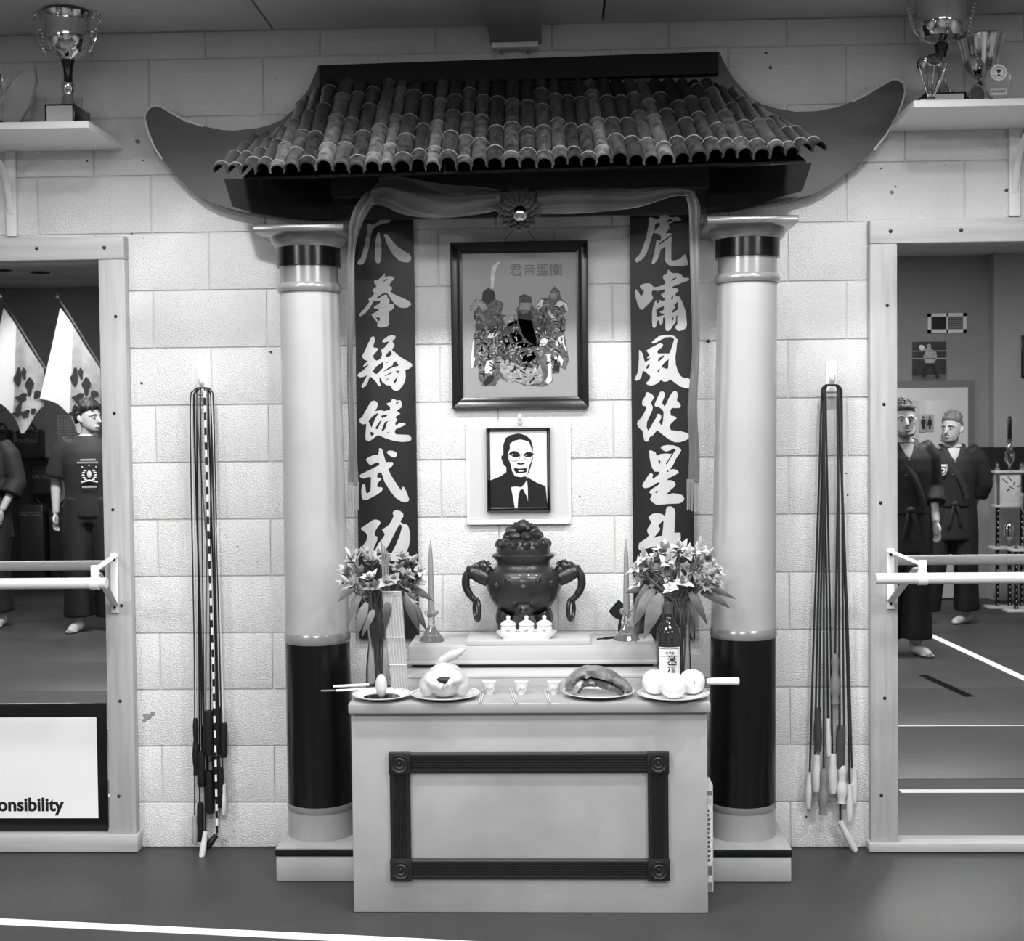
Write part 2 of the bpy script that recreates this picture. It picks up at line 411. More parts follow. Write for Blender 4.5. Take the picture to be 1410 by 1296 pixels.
def troffer(x, y, power, label, spread=180, lx=1.15, ly=.55):
    t = thing('ceiling_panel_light', label, 'ceiling light', (x, y, RZ), 'panel lights in the ceiling')
    mb = MB()
    for a, b in (((x-lx/2, y-ly/2, RZ-.018), (x+lx/2, y-ly/2+.03, RZ)), ((x-lx/2, y+ly/2-.03, RZ-.018), (x+lx/2, y+ly/2, RZ)),
                 ((x-lx/2, y-ly/2, RZ-.018), (x-lx/2+.03, y+ly/2, RZ)), ((x+lx/2-.03, y-ly/2, RZ-.018), (x+lx/2, y+ly/2, RZ))): mb.box(a, b)
    mb.build('frame', M_WHITEP, t, smooth=False)
    bx('diffuser', (x-lx/2+.03, y-ly/2+.03, RZ-.008), (x+lx/2-.03, y+ly/2-.03, RZ), mat('lens_on', 255, .4, emit=1.5), t)
    ld = bpy.data.lights.new('panel_lamp', 'AREA'); ld.shape = 'RECTANGLE'; ld.size = lx-.08; ld.size_y = ly-.08; ld.energy = power; ld.spread = math.radians(spread)
    lo = bpy.data.objects.new('panel_lamp', ld); COL.objects.link(lo); lo.parent = t; lo.location = (0, 0, -.02)
for x, y, f_, lab in ((-1.08, -1.25, 1.15, 'recessed downlight in front of the left column'), (-.35, -1.3, .75, 'left recessed downlight above the altar table'), (.35, -1.3, .75, 'right recessed downlight above the altar table'), (1.08, -1.25, 1.15, 'recessed downlight in front of the right column')): can(x, y, CAN_W*f_, 146, .35, True, lab)
for x, lab in ((-1.0, 'left panel light in the ceiling in front of the shrine'), (1.0, 'right panel light in the ceiling in front of the shrine')): troffer(x, -2.35, TROF_W, lab)
for x, y, f_, lab in ((-3.3, -4.3, 1, 'added panel light above the man in the printed shirt'), (2.9, -4.0, .8, 'added panel light above the bearded man'), (-.2, -4.9, .6, 'added panel light in the middle of the room')): troffer(x, y, BACK_W*f_, lab)  # unseen panels added to brighten the rear of the room
can(-4.0, -6.0, 90, 140, .4, True, 'added recessed downlight near the hanging flags')  # extra lamp added to brighten the white flag cloth
for px, py, lab in ((55, 375, 'unlit recessed downlight in the ceiling of the left mirror'), (2, 372, 'unlit recessed downlight at the edge of the left mirror')):
    q = mir(onz(px, py, RZ)); can(q.x, q.y, 0, 0, 0, False, lab)
# ================================================================ the shrine
# ---------------------------------------------------------------- columns
def column(side):
    Y = -.19
    if side < 0:
        a = at(426, 400, Y); b = at(442.5, 1100, Y); lab = 'tall painted column with a black lower band beside the bundle of jump ropes and belts'
        yz = dict(plate_t=308, plate_b=318, neck=340, ring=369, tor=392, sh=404, b1=869, b2=883, b3=1101, b4=1110, base=1155)
        px0, px1 = 348, 472; qx0, qx1 = 379.5, 503; ref = 430; pt, pm, pn = 1169, 1178, 1213
        lab = 'left column of the shrine, painted ochre with a black lower band'
    else:
        a = at(1028.5, 400, Y); b = at(1021, 1100, Y)
        yz = dict(plate_t=297, plate_b=307, neck=328, ring=356, tor=379, sh=391, b1=863, b2=876, b3=1101, b4=1110, base=1157)
        px0, px1 = 974, 1100; qx0, qx1 = 966, 1090; ref = 1025; pt, pm, pn = 1170, 1179, 1218
        lab = 'right column of the shrine, painted ochre with a black lower band'
    z = {k: at(ref, v, Y).z for k, v in yz.items()}
    Yf = -.365
    zt = at(ref, pt, Yf).z; zm = at(ref, pm, Yf).z
    x0, x1 = at(qx0, pt, Yf).x, at(qx1, pt, Yf).x; cx = (x0+x1)/2
    t = thing('shrine_column', lab, 'column', (cx, Y, 0), 'columns of the shrine')
    lean = lambda zz: (b.x + (a.x-b.x)*(zz-b.z)/(a.z-b.z))
    def ringm(name, prof, mt, par=t):
        mb = MB(); seg = 40; vs = []; n = len(prof)
        for r, zz in prof:
            for i in range(seg): q = 2*PI*i/seg; vs.append((lean(zz)+r*math.cos(q), Y+r*math.sin(q), zz))
        fs = [(j*seg+i, j*seg+(i+1) % seg, (j+1)*seg+(i+1) % seg, (j+1)*seg+i) for j in range(n-1) for i in range(seg)]
        fs += [tuple(reversed(range(seg))), tuple((n-1)*seg+i for i in range(seg))]
        return mb.add(vs, fs).build(name, mt, par)
    R = lambda zz: .0985 + (.1135-.0985)*max(0, min(1, (z['sh']-zz)/(z['sh']-.2)))
    bx('plinth', (x0, Yf, 0), (x1, -.012, zm-.004), M_GOLD, t, .006)
    bx('plinth_stripe', (x0-.002, Yf-.003, zm-.002), (x1+.002, -.012, zt-.004), M_BLACK, t, .003)
    bx('plinth_top', (x0, Yf, zt-.003), (x1, -.012, zt+.003), M_GOLD, t, .002)
    ringm('base_drum', [(R(zt)+.001, zt+.003), (R(zt), z['b4'])], M_GOLD)
    ringm('lower_ring', [(R(.2)+.001, z['b4']), (R(.2)+.003, (z['b3']+z['b4'])/2), (R(.2)+.001, z['b3'])], M_TRIMC)
    ringm('black_band', [(R(z['b3'])+.0005, z['b3']), (R(z['b2'])+.0005, z['b2'])], M_BLACK)
    ringm('upper_ring', [(R(z['b2'])+.001, z['b2']), (R(z['b2'])+.004, z['b2']+.008), (R(z['b1'])+.003, z['b1']-.008), (R(z['b1']), z['b1'])], M_TRIMC)
    ringm('shaft', [(R(z['b1']), z['b1']), (R((z['b1']+z['sh'])/2), (z['b1']+z['sh'])/2), (R(z['sh']), z['sh'])], M_GOLDC)
    h = z['tor']-z['sh']
    ringm('necking', [(R(z['sh']), z['sh']), (.106, z['sh']+.001)] + [(.103+.006*math.sin(PI*k/6), z['sh']+h*k/6) for k in range(7)] + [(.098, z['tor'])], M_TRIMC)
    ringm('collar', [(.0985, z['tor']), (.0985, z['ring'])], M_TRIMC)
    ringm('neck', [(.107, z['ring']), (.107, z['neck']+.005)], M_BLACK)
    ringm('capital_moulding', [(.110, z['neck']-.008), (.122, z['neck']+.004), (.128, z['neck']+.02), (.128, z['plate_b']-.006)], M_TRIMC)
    zb = at(ref, yz['plate_b'], Yf).z; zt2 = at(ref, yz['plate_t'], Yf).z
    X0, X1 = at(px0, yz['plate_t'], Yf).x, at(px1, yz['plate_t'], Yf).x
    bx('capital_plate', (X0, Yf, zb), (X1, -.012, zt2), M_TRIMC, t, .003)
    return z['neck']
column(-1); column(1)

# ---------------------------------------------------------------- roof
RYF, RYB = -.062, -.036
L_up = [(438,90),(435,99),(432,106),(425,122),(416,137),(403,152),(388,165),(372,172),(355,176.5),(340,178),(322,180),(306,179),(280,174),(255,166),(232,153),(222,147),(214,145),(206,148),(200,156),(199,163)]
L_lo = [(204,182),(212,202),(223,219),(237,235),(255,254),(276,271),(293,280),(311,286),(335,292),(357,296),(400,301),(440,303),(560,301)]
R_lo = [(860,296),(975,294),(1012,290),(1050,282),(1085,276),(1119,268),(1140,257),(1157,245),(1182,227),(1203,207),(1220,186),(1234,163),(1242,143),(1246.6,125)]
R_up = [(1244,115),(1237,109.5),(1229,109),(1211,119),(1193,130),(1173,140),(1152,148),(1125,153),(1096,154),(1072,150),(1050,144),(1034,134),(1020,120),(1008,105),(998,88),(991,72)]
W = lambda l, Y: [(at(x, y, Y).x, at(x, y, Y).z) for x, y in l]
tipL, tipR = at(199, 160, RYF), at(1246, 120, RYF)
roof = thing('shrine_roof', 'dark shrine roof with upswept ends and a slope of bamboo poles', 'roof', (0, -.05, at(716, 298, RYF).z))
out = W(L_up[::-1] + [(991, 72)][:0], RYF)
loop = W(L_up + L_lo + R_lo + R_up, RYF)
MB().plate([loop], RYF, RYB).build('curved_board', M_BOARD, roof, smooth=False)
# light on the board edge, painted as a pale rim on both upswept ends
def rim(l, nm):
    mb = MB(); pts = [Vector((x, 0, z)) for x, z in W(l, RYF)]
    for i in range(len(pts)-1):
        a, b = pts[i], pts[i+1]; n = Vector((-(b.z-a.z), 0, b.x-a.x)).normalized()*.0034
        mb.add([Vector((p.x, y, p.z)) for y in (RYF-.001, RYB) for p in (a-n, b-n, b+n, a+n)], [(0,1,2,3),(7,6,5,4),(0,4,5,1),(1,5,6,2),(2,6,7,3),(3,7,4,0)])
    mb.build(nm, M_EDGE, roof, smooth=False)
rim(L_up[12:] + L_lo[:3], 'lit_rim'); rim(R_lo[9:] + R_up[:6], 'lit_rim')
# ridge board
za, zb_ = at(716, 81, -.09).z, at(716, 112, -.09).z
rx0, rx1 = at(440, 95, -.09).x, at(989, 80, -.09).x
MB().plate([[(rx0, at(440, 91, -.09).z), (rx0, at(440, 119, -.09).z), (rx1, at(989, 102, -.09).z), (rx1, at(989, 72, -.09).z)]], -.10, RYF).build('ridge_board', mat('ridge_dark', 9, .6, spec=.25), roof, smooth=False)
# bamboo poles: each a hollow half pole with nodes
M_BAM = None
def bamboo_mat(i):
    g = random.choice((38, 48, 60, 80))
    return mat('bamboo_%d' % g, g, .28, var=(9, .7, (5, 5, 1.2)), bump=(60, .001), coat=.7)
def pole(p0, p1, r, nodes, mt):
    """p0 eave end, p1 ridge end"""
    p0 = Vector(p0); p1 = Vector(p1); ax = (p1-p0); Ln = ax.length; ax.normalize()
    sx = Vector((1, 0, 0)); sx = (sx-ax*sx.dot(ax)).normalized(); upv = sx.cross(ax)
    if upv.z < 0: upv = -upv
    st = [(0, 1.04)]
    for q in nodes: st += [(q-.012, 1.0), (q-.004, 1.075), (q+.004, 1.075), (q+.012, .985)]
    st += [(Ln, .95)]; st.sort()
    n = 10; vs = []
    for d, k in st:
        for (rr) in (r*k, r*k*.80):
            for j in range(n+1):
                q = -0.12*PI + (1.24*PI)*j/n
                vs.append(p0+ax*d+sx*(rr*math.cos(q))+upv*(rr*math.sin(q)))
    fs = []; w2 = 2*(n+1)
    for i in range(len(st)-1):
        for j in range(n):
            a = i*w2+j; fs.append((a, a+1, a+w2+1, a+w2)); b = a+n+1; fs.append((b+w2, b+w2+1, b+1, b))
        for j in (0, n):
            a = i*w2+j; fs.append((a, a+w2, a+w2+n+1, a+n+1) if j == 0 else (a+n+1, a+w2+n+1, a+w2, a))
    for j in range(n):
        fs.append((j, j+n+1, j+n+2, j+1)); e = (len(st)-1)*w2+j; fs.append((e, e+1, e+n+2, e+n+1))
    po = MB().add(vs, fs).build('bamboo_pole', mt, roof)
    nb = MB()
    for q in nodes:
        arc = [p0+ax*q+sx*(r*1.075*math.cos(a))+upv*(r*1.075*math.sin(a)) for a in [PI*j/8 for j in range(9)]]
        nb.tube(arc, .0022, 5)
    if nodes: nb.build('node', MATS.get('bamboo_node') or mat('bamboo_node', 96, .4), po)
EY = -.60
eave = [(292, 243), (350, 242), (450, 239), (600, 235), (740, 232), (870, 228), (960, 223), (1060, 218), (1153, 208)]
def eave_y(x):
    for (a, b), (c, d) in zip(eave, eave[1:]):
        if x <= c: return b+(d-b)*(x-a)/(c-a)
    return eave[-1][1]
x = 293.0
while x < 1150:
    wpx = random.uniform(17.5, 24.5) if 380 < x < 1080 else random.uniform(18, 23)
    if x+wpx > 1156: break
    xm = x+wpx/2; r = wpx/2/sc(EY)*1.03
    yv = eave_y(xm)+random.uniform(-3, 3)
    p0 = at(xm, yv-6, EY+random.uniform(-.012, .012))
    # upper end: on the ridge, or on the curved edge of the board towards the ends
    fan = 1.0 if xm < 716 else .93
    xt = 722+(xm-722)*.885*fan
    yt = 117 if xt > 440 and xt < 985 else None
    if yt is None:
        U_ = L_up if xt < 716 else R_up
        best = min(U_, key=lambda q: abs(q[0]-xt)); yt = max(best[1]+17, 128)
    p1 = at(xt, yt, -.085)
    full = at(722+(xm-722)*.885*fan, 112, -.085)
    Ln = (p1-p0).length; q0 = random.uniform(.02, .14); nodes = []
    while q0 < Ln-.04: nodes.append(q0); q0 += random.uniform(.13, .24)
    pole(p0, p1, r, nodes, bamboo_mat(0)); x += wpx
# slope boarding under the poles, header beam, end rafters
e0, e1 = at(335, 238, EY+.09), at(1110, 215, EY+.09); t0, t1 = at(445, 124, -.07), at(985, 108, -.07)
dn = Vector((0, 0, -.014))
MB().add([e0+dn, e1+dn, t1+dn, t0+dn, e0+dn*1.6, e1+dn*1.6, t1+dn*1.6, t0+dn*1.6], [(0,1,2,3),(7,6,5,4),(0,4,5,1),(1,5,6,2),(2,6,7,3),(3,7,4,0)]).build('roof_decking', M_BLACKM, roof, smooth=False)
HY = -.30
ha, hb = at(456, 246, HY), at(977, 232, HY); hz0, hz1 = at(456, 271, HY).z, at(977, 257, HY).z
MB().plate([[(ha.x, hz0), (hb.x, hz1), (hb.x, hb.z), (ha.x, ha.z)]], HY, HY+.04).build('header_beam', mat('beam_dark', 30, .4), roof, smooth=False)
for nm, pl in (('eave_shade', [(308, 246), (458, 246), (458, 303), (400, 300), (352, 294), (320, 284)]), ('eave_shade', [(975, 233), (1118, 224), (1105, 262), (1050, 279), (1000, 288), (975, 292)])):  # black sheets added for the shade under the eave ends
    MB().plate([[(at(x_, y_, -.24).x, at(x_, y_, -.24).z) for x_, y_ in pl]], -.24, -.222).build(nm, mat('eave_shade_black', 8, .6, spec=.2), roof, smooth=False)
for xx in (ha.x+.03, -.28, .28, hb.x-.03):
    bx('rafter', (xx-.018, HY+.04, hz1-.0), (xx+.018, RYF, hz1+.035), M_BLACKM, roof)
# small eyelets hanging under the two ends
for (ex, ey) in ((452, 286), (991, 281)):
    p = at(ex, ey, -.10); MB().tube([p+Vector((.006*math.cos(a), 0, .006*math.sin(a))) for a in [i*PI/6 for i in range(13)]], .0013, 6).tube([p+Vector((0, 0, -.006)), p+Vector((0, 0, -.04))], .0008, 5).build('eyelet', M_CHROME, roof)

# ---------------------------------------------------------------- hanging boards with brush characters (coordinates: tenths of a 14.4x enlargement)
GL = {
 'claw': (490, 290, [[[(24,26),(33,29),(45,22),(58,12),(63,13),(69,20),(66,24),(52,26),(40,31),(33,39),(30,48),(28,62),(25,77),(21,94),(15,106),(8,108),(3,105),(5,99),(10,95),(14,82),(19,62),(22,44)]],
   [[(45,43),(47,44),(50,58),(51,80),(50,100),(47,104),(43,105),(40,102),(38,98),(38,75),(40,55),(43,45)]],
   [[(55,49),(58,46),(62,47),(70,57),(80,69),(93,79),(107,87),(110,93),(109,98),(104,103),(92,102),(84,98),(74,88),(66,75),(61,64),(58,54)]]]),
 'fist': (490, 370, [[[(59,9),(57,16),(70,15),(77,18),(75,22),(70,26),(66,34),(71,36),(72,41),(68,45),(72,49),(85,55),(97,60),(107,65),(110,71),(103,77),(95,78),(87,77),(76,69),(70,60),(64,51),(61,47),(55,48),(45,55),(41,58),(44,60),(54,53.5),(60,51),(63,54),(62,58),(67,61),(66,70),(76,71),(76,78),(66,86),(66,110),(62,115),(50,117),(43,115),(43,107),(36,99),(31,91),(45,83),(46,80),(37,79),(36,76),(48,68),(49,63),(35,65),(32,71),(27,79),(18,89),(9,95),(6,93),(9,88),(18,78),(27,66),(25,60),(33,55),(37,49),(33,44),(35,40),(42,35),(38,32),(36,26),(37,23),(44,23),(52,15)],
   [(54,25),(61,20),(63,21),(56,26)], [(39,97),(47,97),(48,101),(46,105)]]]),
 'vigorous': (490, 460, [[[(31,6),(36,5),(38,10),(37,16),(34,24),(36,27),(44,28),(42,34),(37,39),(34,43),(36,50),(41,53),(45,52),(50,48),(52,42),(52,37),(50,32),(57,27),(66,16),(64,15),(56,17),(52,16),(55,11),(63,5),(72,2),(78,4),(79,8),(72,14),(77,22),(72,30.5),(73,34.5),(75,34),(85,43),(95,50),(105,55),(112,60),(111,65),(106,69),(98,71),(99,85),(97,95),(92,104),(86,111),(80,113),(73,110),(69,103),(60,101),(53,96),(50,90),(50,87),(47,86),(47,95),(50,101),(48,104),(44,102),(41,96),(30,85),(27,86),(24,95),(19,104),(13,107),(11,104),(16,95),(20,88),(22,82),(16,85),(8,86),(3,83),(5,79),(15,72),(23,64),(26,59),(20,63),(15,66),(15,63),(24,53),(18,52),(14,48),(13,43),(18,34),(24,20)],
   [(59,43),(65,35),(70,34),(72,40),(66,45),(61,46)], [(33,74),(41,64),(54,55),(55,66),(43,79),(38,79)], [(60,56),(66,54),(62,58)], [(74,57),(79,54),(82,57),(85,63),(72,67),(53,76),(60,70),(73,62)], [(57,83),(72,75),(71,78),(58,84)], [(79,74),(85,72),(85,79)], [(75,94),(83,84),(81,93),(77,99)], [(59,92),(64,87),(65,88),(60,93)]]]),
 'healthy': (490, 540, [[[(30,19),(36,17),(41,19),(44,24),(42,31),(38,38),(48,36),(54,37),(56,38),(68,35),(68,30),(61,24),(62,22),(69,20),(72,14),(77,14),(81,17),(88,16),(91,20),(91,30),(81,37),(88,43),(78,50),(83,55),(78,61),(79,67),(87,61),(97,61),(99,64),(95,67),(79,74),(77,79),(80,84),(105,85),(110,90),(110,95),(104,98),(92,99),(76,97),(60,92),(44,85),(36,91),(26,98),(20,95),(19,88),(21,63),(13,64),(8,60),(7,54),(13,49),(20,36)],
   [(25,58),(32,49),(42,42),(45,43),(39,52),(31,71),(28,64)], [(38,72),(48,57),(51,57),(43,74)], [(50,47),(62,44),(62,48),(52,52)], [(57,60),(64,57),(60,65),(60,70),(54,78),(51,76)], [(79,22),(83,19),(85,21),(81,24)], [(29,79),(32,79),(37,82),(32,88),(29,84)], [(62,80),(65,79),(65,82),(63,82)]]]),
 'martial': (490, 610, [[[(46,11),(50,10),(53,15),(57,30),(60,38),(73,38),(74,42),(72,46),(64,52),(70,65),(80,80),(90,95),(92,88),(95,87),(100,96),(106,112),(104,116),(98,118),(90,116),(78,108),(66,92),(57,77),(53,65),(50,58),(45,60),(42,64),(43,70),(49,69),(51,71),(45,78),(42,83),(44,88),(51,88),(54,91),(51,96),(43,102),(32,108),(22,113),(15,113),(12,108),(11,95),(13,83),(17,82),(19,87),(20,98),(24,100),(29,95),(30,80),(30,68),(24,68),(16,71),(10,69),(7,65),(12,61),(25,55),(37,49),(46,44),(47,41),(44,38),(38,40),(30,44),(26,42),(20,33),(24,29),(36,24),(44,24),(46,18)]],
   [[(61,18),(67,15),(75,16),(81,20),(82,24),(79,28),(75,29),(70,27),(64,22)]]]),
 'merit': (490, 690, [[[(35,37),(42,37),(47,39),(49,44),(42,54),(38,61),(38,69),(43,71),(42,79),(36,92),(34,105),(24,108),(18,98),(13,90),(21,79),(23,69),(20,63),(12,58),(10,54),(20,47)]],
   [[(75,20),(80,18),(88,20),(94,25),(94,31),(88,41),(93,45),(100,46),(104,50),(107,60),(108,75),(105,90),(100,102),(92,114),(85,120),(70,118),(66,108),(72,102),(80,86),(88,66),(92,50),(88,46),(83,52),(75,68),(67,84),(58,99),(50,110),(38,112),(38,98),(45,84),(52,76),(58,66),(52,57),(58,53),(66,47),(74,33),(75,29),(73,24)]]]),
}
GR = {
 'tiger': (868, 280, [[[(57,3),(63,4),(74,10),(84,9),(87,12),(77,20),(75,27),(84,28),(94,27),(102,32),(97,35),(86,36),(76,42),(77,50),(70,59),(82,60),(82,62),(60,77),(57,80),(57,83),(82,65),(81,90),(81,112),(86,114),(97,111),(108,101),(111,106),(115,122),(105,124),(82,125),(73,121),(68,113),(69,100),(70,86),(60,92),(57,104),(53,113),(46,121),(42,119),(44,112),(48,95),(52,73),(55,73),(58,75),(61,70),(60,64),(54,60),(45,59),(41,71),(37,85),(33,97),(26,109),(13,118),(9,114),(10,110),(17,103),(24,90),(32,66),(36,44),(37,28),(42,28),(51,32),(58,30),(59,20),(58,12)],
   [(49,42),(53,39),(60,40),(56,47),(48,55),(48,50)], [(73,34),(77,32),(85,32),(82,36),(73,38)]]]),
 'roar': (868, 370, [[[(75,2),(79,5),(83,9),(95,9),(102,13),(104,18),(116,19),(116,23),(100,29),(83,36),(84,39),(92,39),(96,43),(90,49),(89,55),(96,54),(103,66),(108,80),(111,95),(112,112),(110,118),(104,122),(95,124),(90,119),(89,115),(93,111),(93,93),(91,93),(90,106),(84,113),(81,119),(75,124),(71,123),(69,118),(69,97),(65,97),(64,108),(60,112),(57,108),(56,102),(53,104),(51,114),(48,118),(44,116),(43,105),(43,85),(45,75),(49,64),(53,62),(52,69),(57,67),(57,62),(63,64),(68,63),(68,59),(61,54),(61,51),(68,46),(69,41),(62,42),(55,44),(48,43),(43,44),(42,49),(43,54),(46,58),(42,63),(32,74),(23,82),(19,80),(14,70),(10,55),(9,44),(11,41),(15,44),(18,50),(21,55),(25,50),(27,44),(23,41),(19,37),(19,33),(26,30),(36,29),(42,31),(46,37),(55,36),(68,31),(69,27),(64,17),(66,13),(72,11)],
   [(80,26),(84,20),(93,16),(90,20)], [(80,60),(83,53),(85,53),(84,61)], [(86,73),(94,65),(94,81),(84,88),(82,85),(89,77)], [(51,82),(56,78),(67,74),(66,82),(58,86),(62,89),(67,89),(67,92),(52,96)], [(83,98),(86,95),(85,103),(82,102)]]]),
 'wind': (868, 455, [[[(42,24),(47,19),(56,12),(68,9),(80,9),(88,12),(94,19),(92,27),(91,40),(89,52),(90,68),(94,82),(100,91),(106,95),(113,94),(119,98),(119,115),(110,115),(98,111),(87,103),(79,97),(74,101),(68,102),(64,101),(61,98),(55,104),(48,108),(40,110),(34,108),(30,105),(37,99),(40,93),(38,89),(26,80),(24,82),(22,92),(18,98),(12,100),(8,97),(10,93),(14,85),(16,70),(17,55),(17,39),(21,41),(25,48),(27,58),(29,63),(37,59),(40,54),(34,56),(33,54),(38,49),(36,46),(32,40),(38,36),(48,31),(57,26),(62,26),(65,29),(63,33),(56,38),(53,43),(55,46),(77,46),(80,40),(84,28),(87,17),(80,13),(70,14),(58,20),(50,25),(44,26)],
   [(31,74),(34,69),(39,66),(37,73),(33,77)], [(55,57),(60,52),(67,49),(66,53),(60,59),(55,63)], [(61,73),(68,63),(76,57),(75,74),(73,77)], [(53,83),(56,77),(59,76),(57,82),(54,84)]]]),
 'follow': (868, 530, [[[(31,15),(36,15),(43,19),(47,24),(45,29),(40,35),(44,43),(44,49),(39,60),(33,73),(32,84),(35,91),(39,86),(45,75),(52,64),(52,59),(57,57),(61,61),(61,66),(57,74),(61,80),(63,80),(65,70),(66,55),(64,50),(55,43),(51,44),(48,41),(49,36),(54,25),(59,14),(64,13),(68,16),(67,25),(62,36),(68,43),(70,40),(76,27),(83,15),(88,12),(92,14),(94,19),(92,31),(97,36),(100,41),(97,46),(91,46),(82,46),(79,51),(80,61),(86,62),(92,66),(80,77),(78,83),(80,90),(100,92),(113,96),(120,100),(118,104),(110,110),(98,114),(88,114),(76,108),(64,99),(53,90),(45,100),(38,104),(36,111),(32,113),(28,111),(25,100),(24,91),(16,85),(13,77),(15,72),(22,65),(29,53),(31,47),(30,42),(25,42),(23,38),(24,31),(30,22)]]]),
 'star': (868, 610, [[[(37,15),(42,15),(50,19),(52,26),(60,22),(72,21),(82,22),(79,27),(70,41),(72,43),(82,26),(91,12),(86,11),(78,15),(70,17),(64,14),(60,10),(63,6),(74,4),(86,5),(95,8),(101,14),(98,20),(91,30),(84,45),(78,53),(86,52),(93,54),(96,59),(88,64),(76,70),(72,74),(80,74),(87,77),(90,82),(87,87),(78,95),(70,103),(84,100),(94,101),(103,104),(107,110),(104,117),(96,120),(75,121),(52,123),(44,118),(39,112),(43,103),(38,99),(38,96),(45,90),(55,84),(58,79),(54,78),(47,83),(38,88),(29,90),(24,87),(24,82),(30,73),(38,61),(42,60),(45,63),(43,70),(45,71),(54,65),(58,60),(57,57),(48,57),(43,49),(40,40),(38,28)],
   [(55,34),(58,34),(60,38),(57,43)], [(72,55),(75,54),(76,57),(73,58)], [(48,98),(52,95),(55,96),(52,100)]]]),
 'dipper': (868, 690, [[[(71,14),(75,11),(82,11),(87,15),(89,22),(88,45),(87,63),(99,63),(100,75),(96,79),(88,82),(85,88),(83,105),(62,105),(60,92),(58,88),(45,91),(18,98),(16,93),(17,84),(24,79),(33,73),(37,68),(33,60),(34,55),(41,44),(40,39),(36,33),(37,30),(45,25),(54,24),(63,26),(68,30),(70,24)],
   [(55,49),(60,43),(66,38),(65,52),(63,69),(55,70),(45,74),(52,66),(58,58),(59,54)]]]),
}
BY = -.022
def banner(tl, tr, br, bl, GD, label):
    c = [(at(*p, BY).x, at(*p, BY).z) for p in (tl, tr, br, bl)]
    t = thing('couplet_board', label, 'sign', ((c[2][0]+c[3][0])/2, BY, c[2][1]), 'couplet boards of the shrine')
    MB().plate([[c[3], c[2], c[1], c[0]]], BY, -.001).build('board', M_BANNER, t, smooth=False)
    for nm, (ox, oy, polys) in GD.items():
        mb = MB()
        for loops in polys:
            mb.plate([[(at(ox+q[0]*10/14.4, oy+q[1]*10/14.4, BY).x, at(ox+q[0]*10/14.4, oy+q[1]*10/14.4, BY).z) for q in l] for l in loops], BY-.0025, BY-.0001)
        mb.build('brush_character', M_GLYPH, t, smooth=False)
banner((487, 262), (568, 262), (577, 880), (495, 880), GL, 'dark hanging board with six pale brush characters, left of the framed print')
banner((867, 258), (951, 258), (957, 880), (873, 880), GR, 'dark hanging board with six pale brush characters, right of the framed print')

# ---------------------------------------------------------------- satin sash with rosette
sash = thing('satin_sash', 'dark satin sash draped below the eave with a central rosette', 'sash', (at(716, 290, HY-.01).x, HY-.01, at(716, 290, HY-.01).z))
def cloth(name, left, right, Y, mt, folds=3, amp=.012, n=16, th=.002, ph=0.0):
    """strip of cloth between two pixel polylines (same count), with lengthwise folds"""
    A = spline([at(x, y, Y) for x, y in left], 6); B = spline([at(x, y, Y) for x, y in right], 6)
    vs = []; rows = len(A)
    for i in range(rows):
        for j in range(n+1):
            t = j/n; p = A[i].lerp(B[i], t)
            p.y += amp*math.sin(t*PI*folds+ph+.7*math.sin(i*.23))-amp-.5*amp*math.sin(PI*t)
            vs.append(p)
    k = len(vs); vs += [p+Vector((0, th, 0)) for p in vs]; fs = []; w_ = n+1
    for i in range(rows-1):
        for j in range(n):
            a = i*w_+j; fs.append((a, a+w_, a+w_+1, a+1)); fs.append((k+a+1, k+a+w_+1, k+a+w_, k+a))
    for i in range(rows-1):
        for j in (0, n):
            a = i*w_+j; fs.append((a, k+a, k+a+w_, a+w_) if j else (a+w_, k+a+w_, k+a, a))
    for j in range(n):
        fs.append((j+1, k+j+1, k+j, j)); a = (rows-1)*w_+j; fs.append((a, k+a, k+a+1, a+1))
    return MB().add(vs, fs).build(name, mt, sash)
cloth('swag', [(523, 246), (545, 243), (580, 249), (615, 256), (650, 258), (690, 262)], [(505, 282), (528, 285), (558, 297), (600, 301), (650, 297), (690, 290)], HY-.006, M_SATIN, 3, .016)
cloth('swag', [(740, 262), (780, 258), (830, 259), (880, 260), (925, 258), (952, 262)], [(740, 296), (785, 296), (830, 293), (880, 286), (925, 272), (948, 272)], HY-.006, M_SATIN, 3, .012, ph=1)
SY = -.315
cloth('hanging_tail', [(505, 264), (489, 285), (481, 310), (479, 350), (479, 420), (478, 520), (480, 600), (479, 668)], [(527, 262), (512, 285), (498, 310), (489, 350), (488, 420), (486, 520), (490, 600), (494, 668)], SY, M_SATIN, 2, .006, n=10)
cloth('hanging_tail', [(940, 262), (948, 285), (949, 320), (951, 400), (953, 480), (947, 560), (949, 620), (947, 664)], [(956, 264), (964, 285), (963, 320), (963, 400), (963, 480), (960, 560), (963, 620), (963, 664)], SY, M_SATIN, 2, .006, n=10)
def fringe(x0, x1, y0, y1):
    mb = MB()
    for i in range(14):
        xx = x0+(x1-x0)*i/13; a = at(xx, y0, SY-.008); b = at(xx+random.uniform(-.8, .8), y1+random.uniform(-3, 3), SY-.008)
        mb.tube([a, (a+b)/2+Vector((0, random.uniform(-.003, .003), 0)), b], .0011, 5)
    return mb.build('fringe', mat('fringe_gold', 140, .4), sash, kind='stuff')
fringe(479, 494, 664, 704); fringe(946, 962, 660, 704)
rc = at(714, 288, HY-.03)
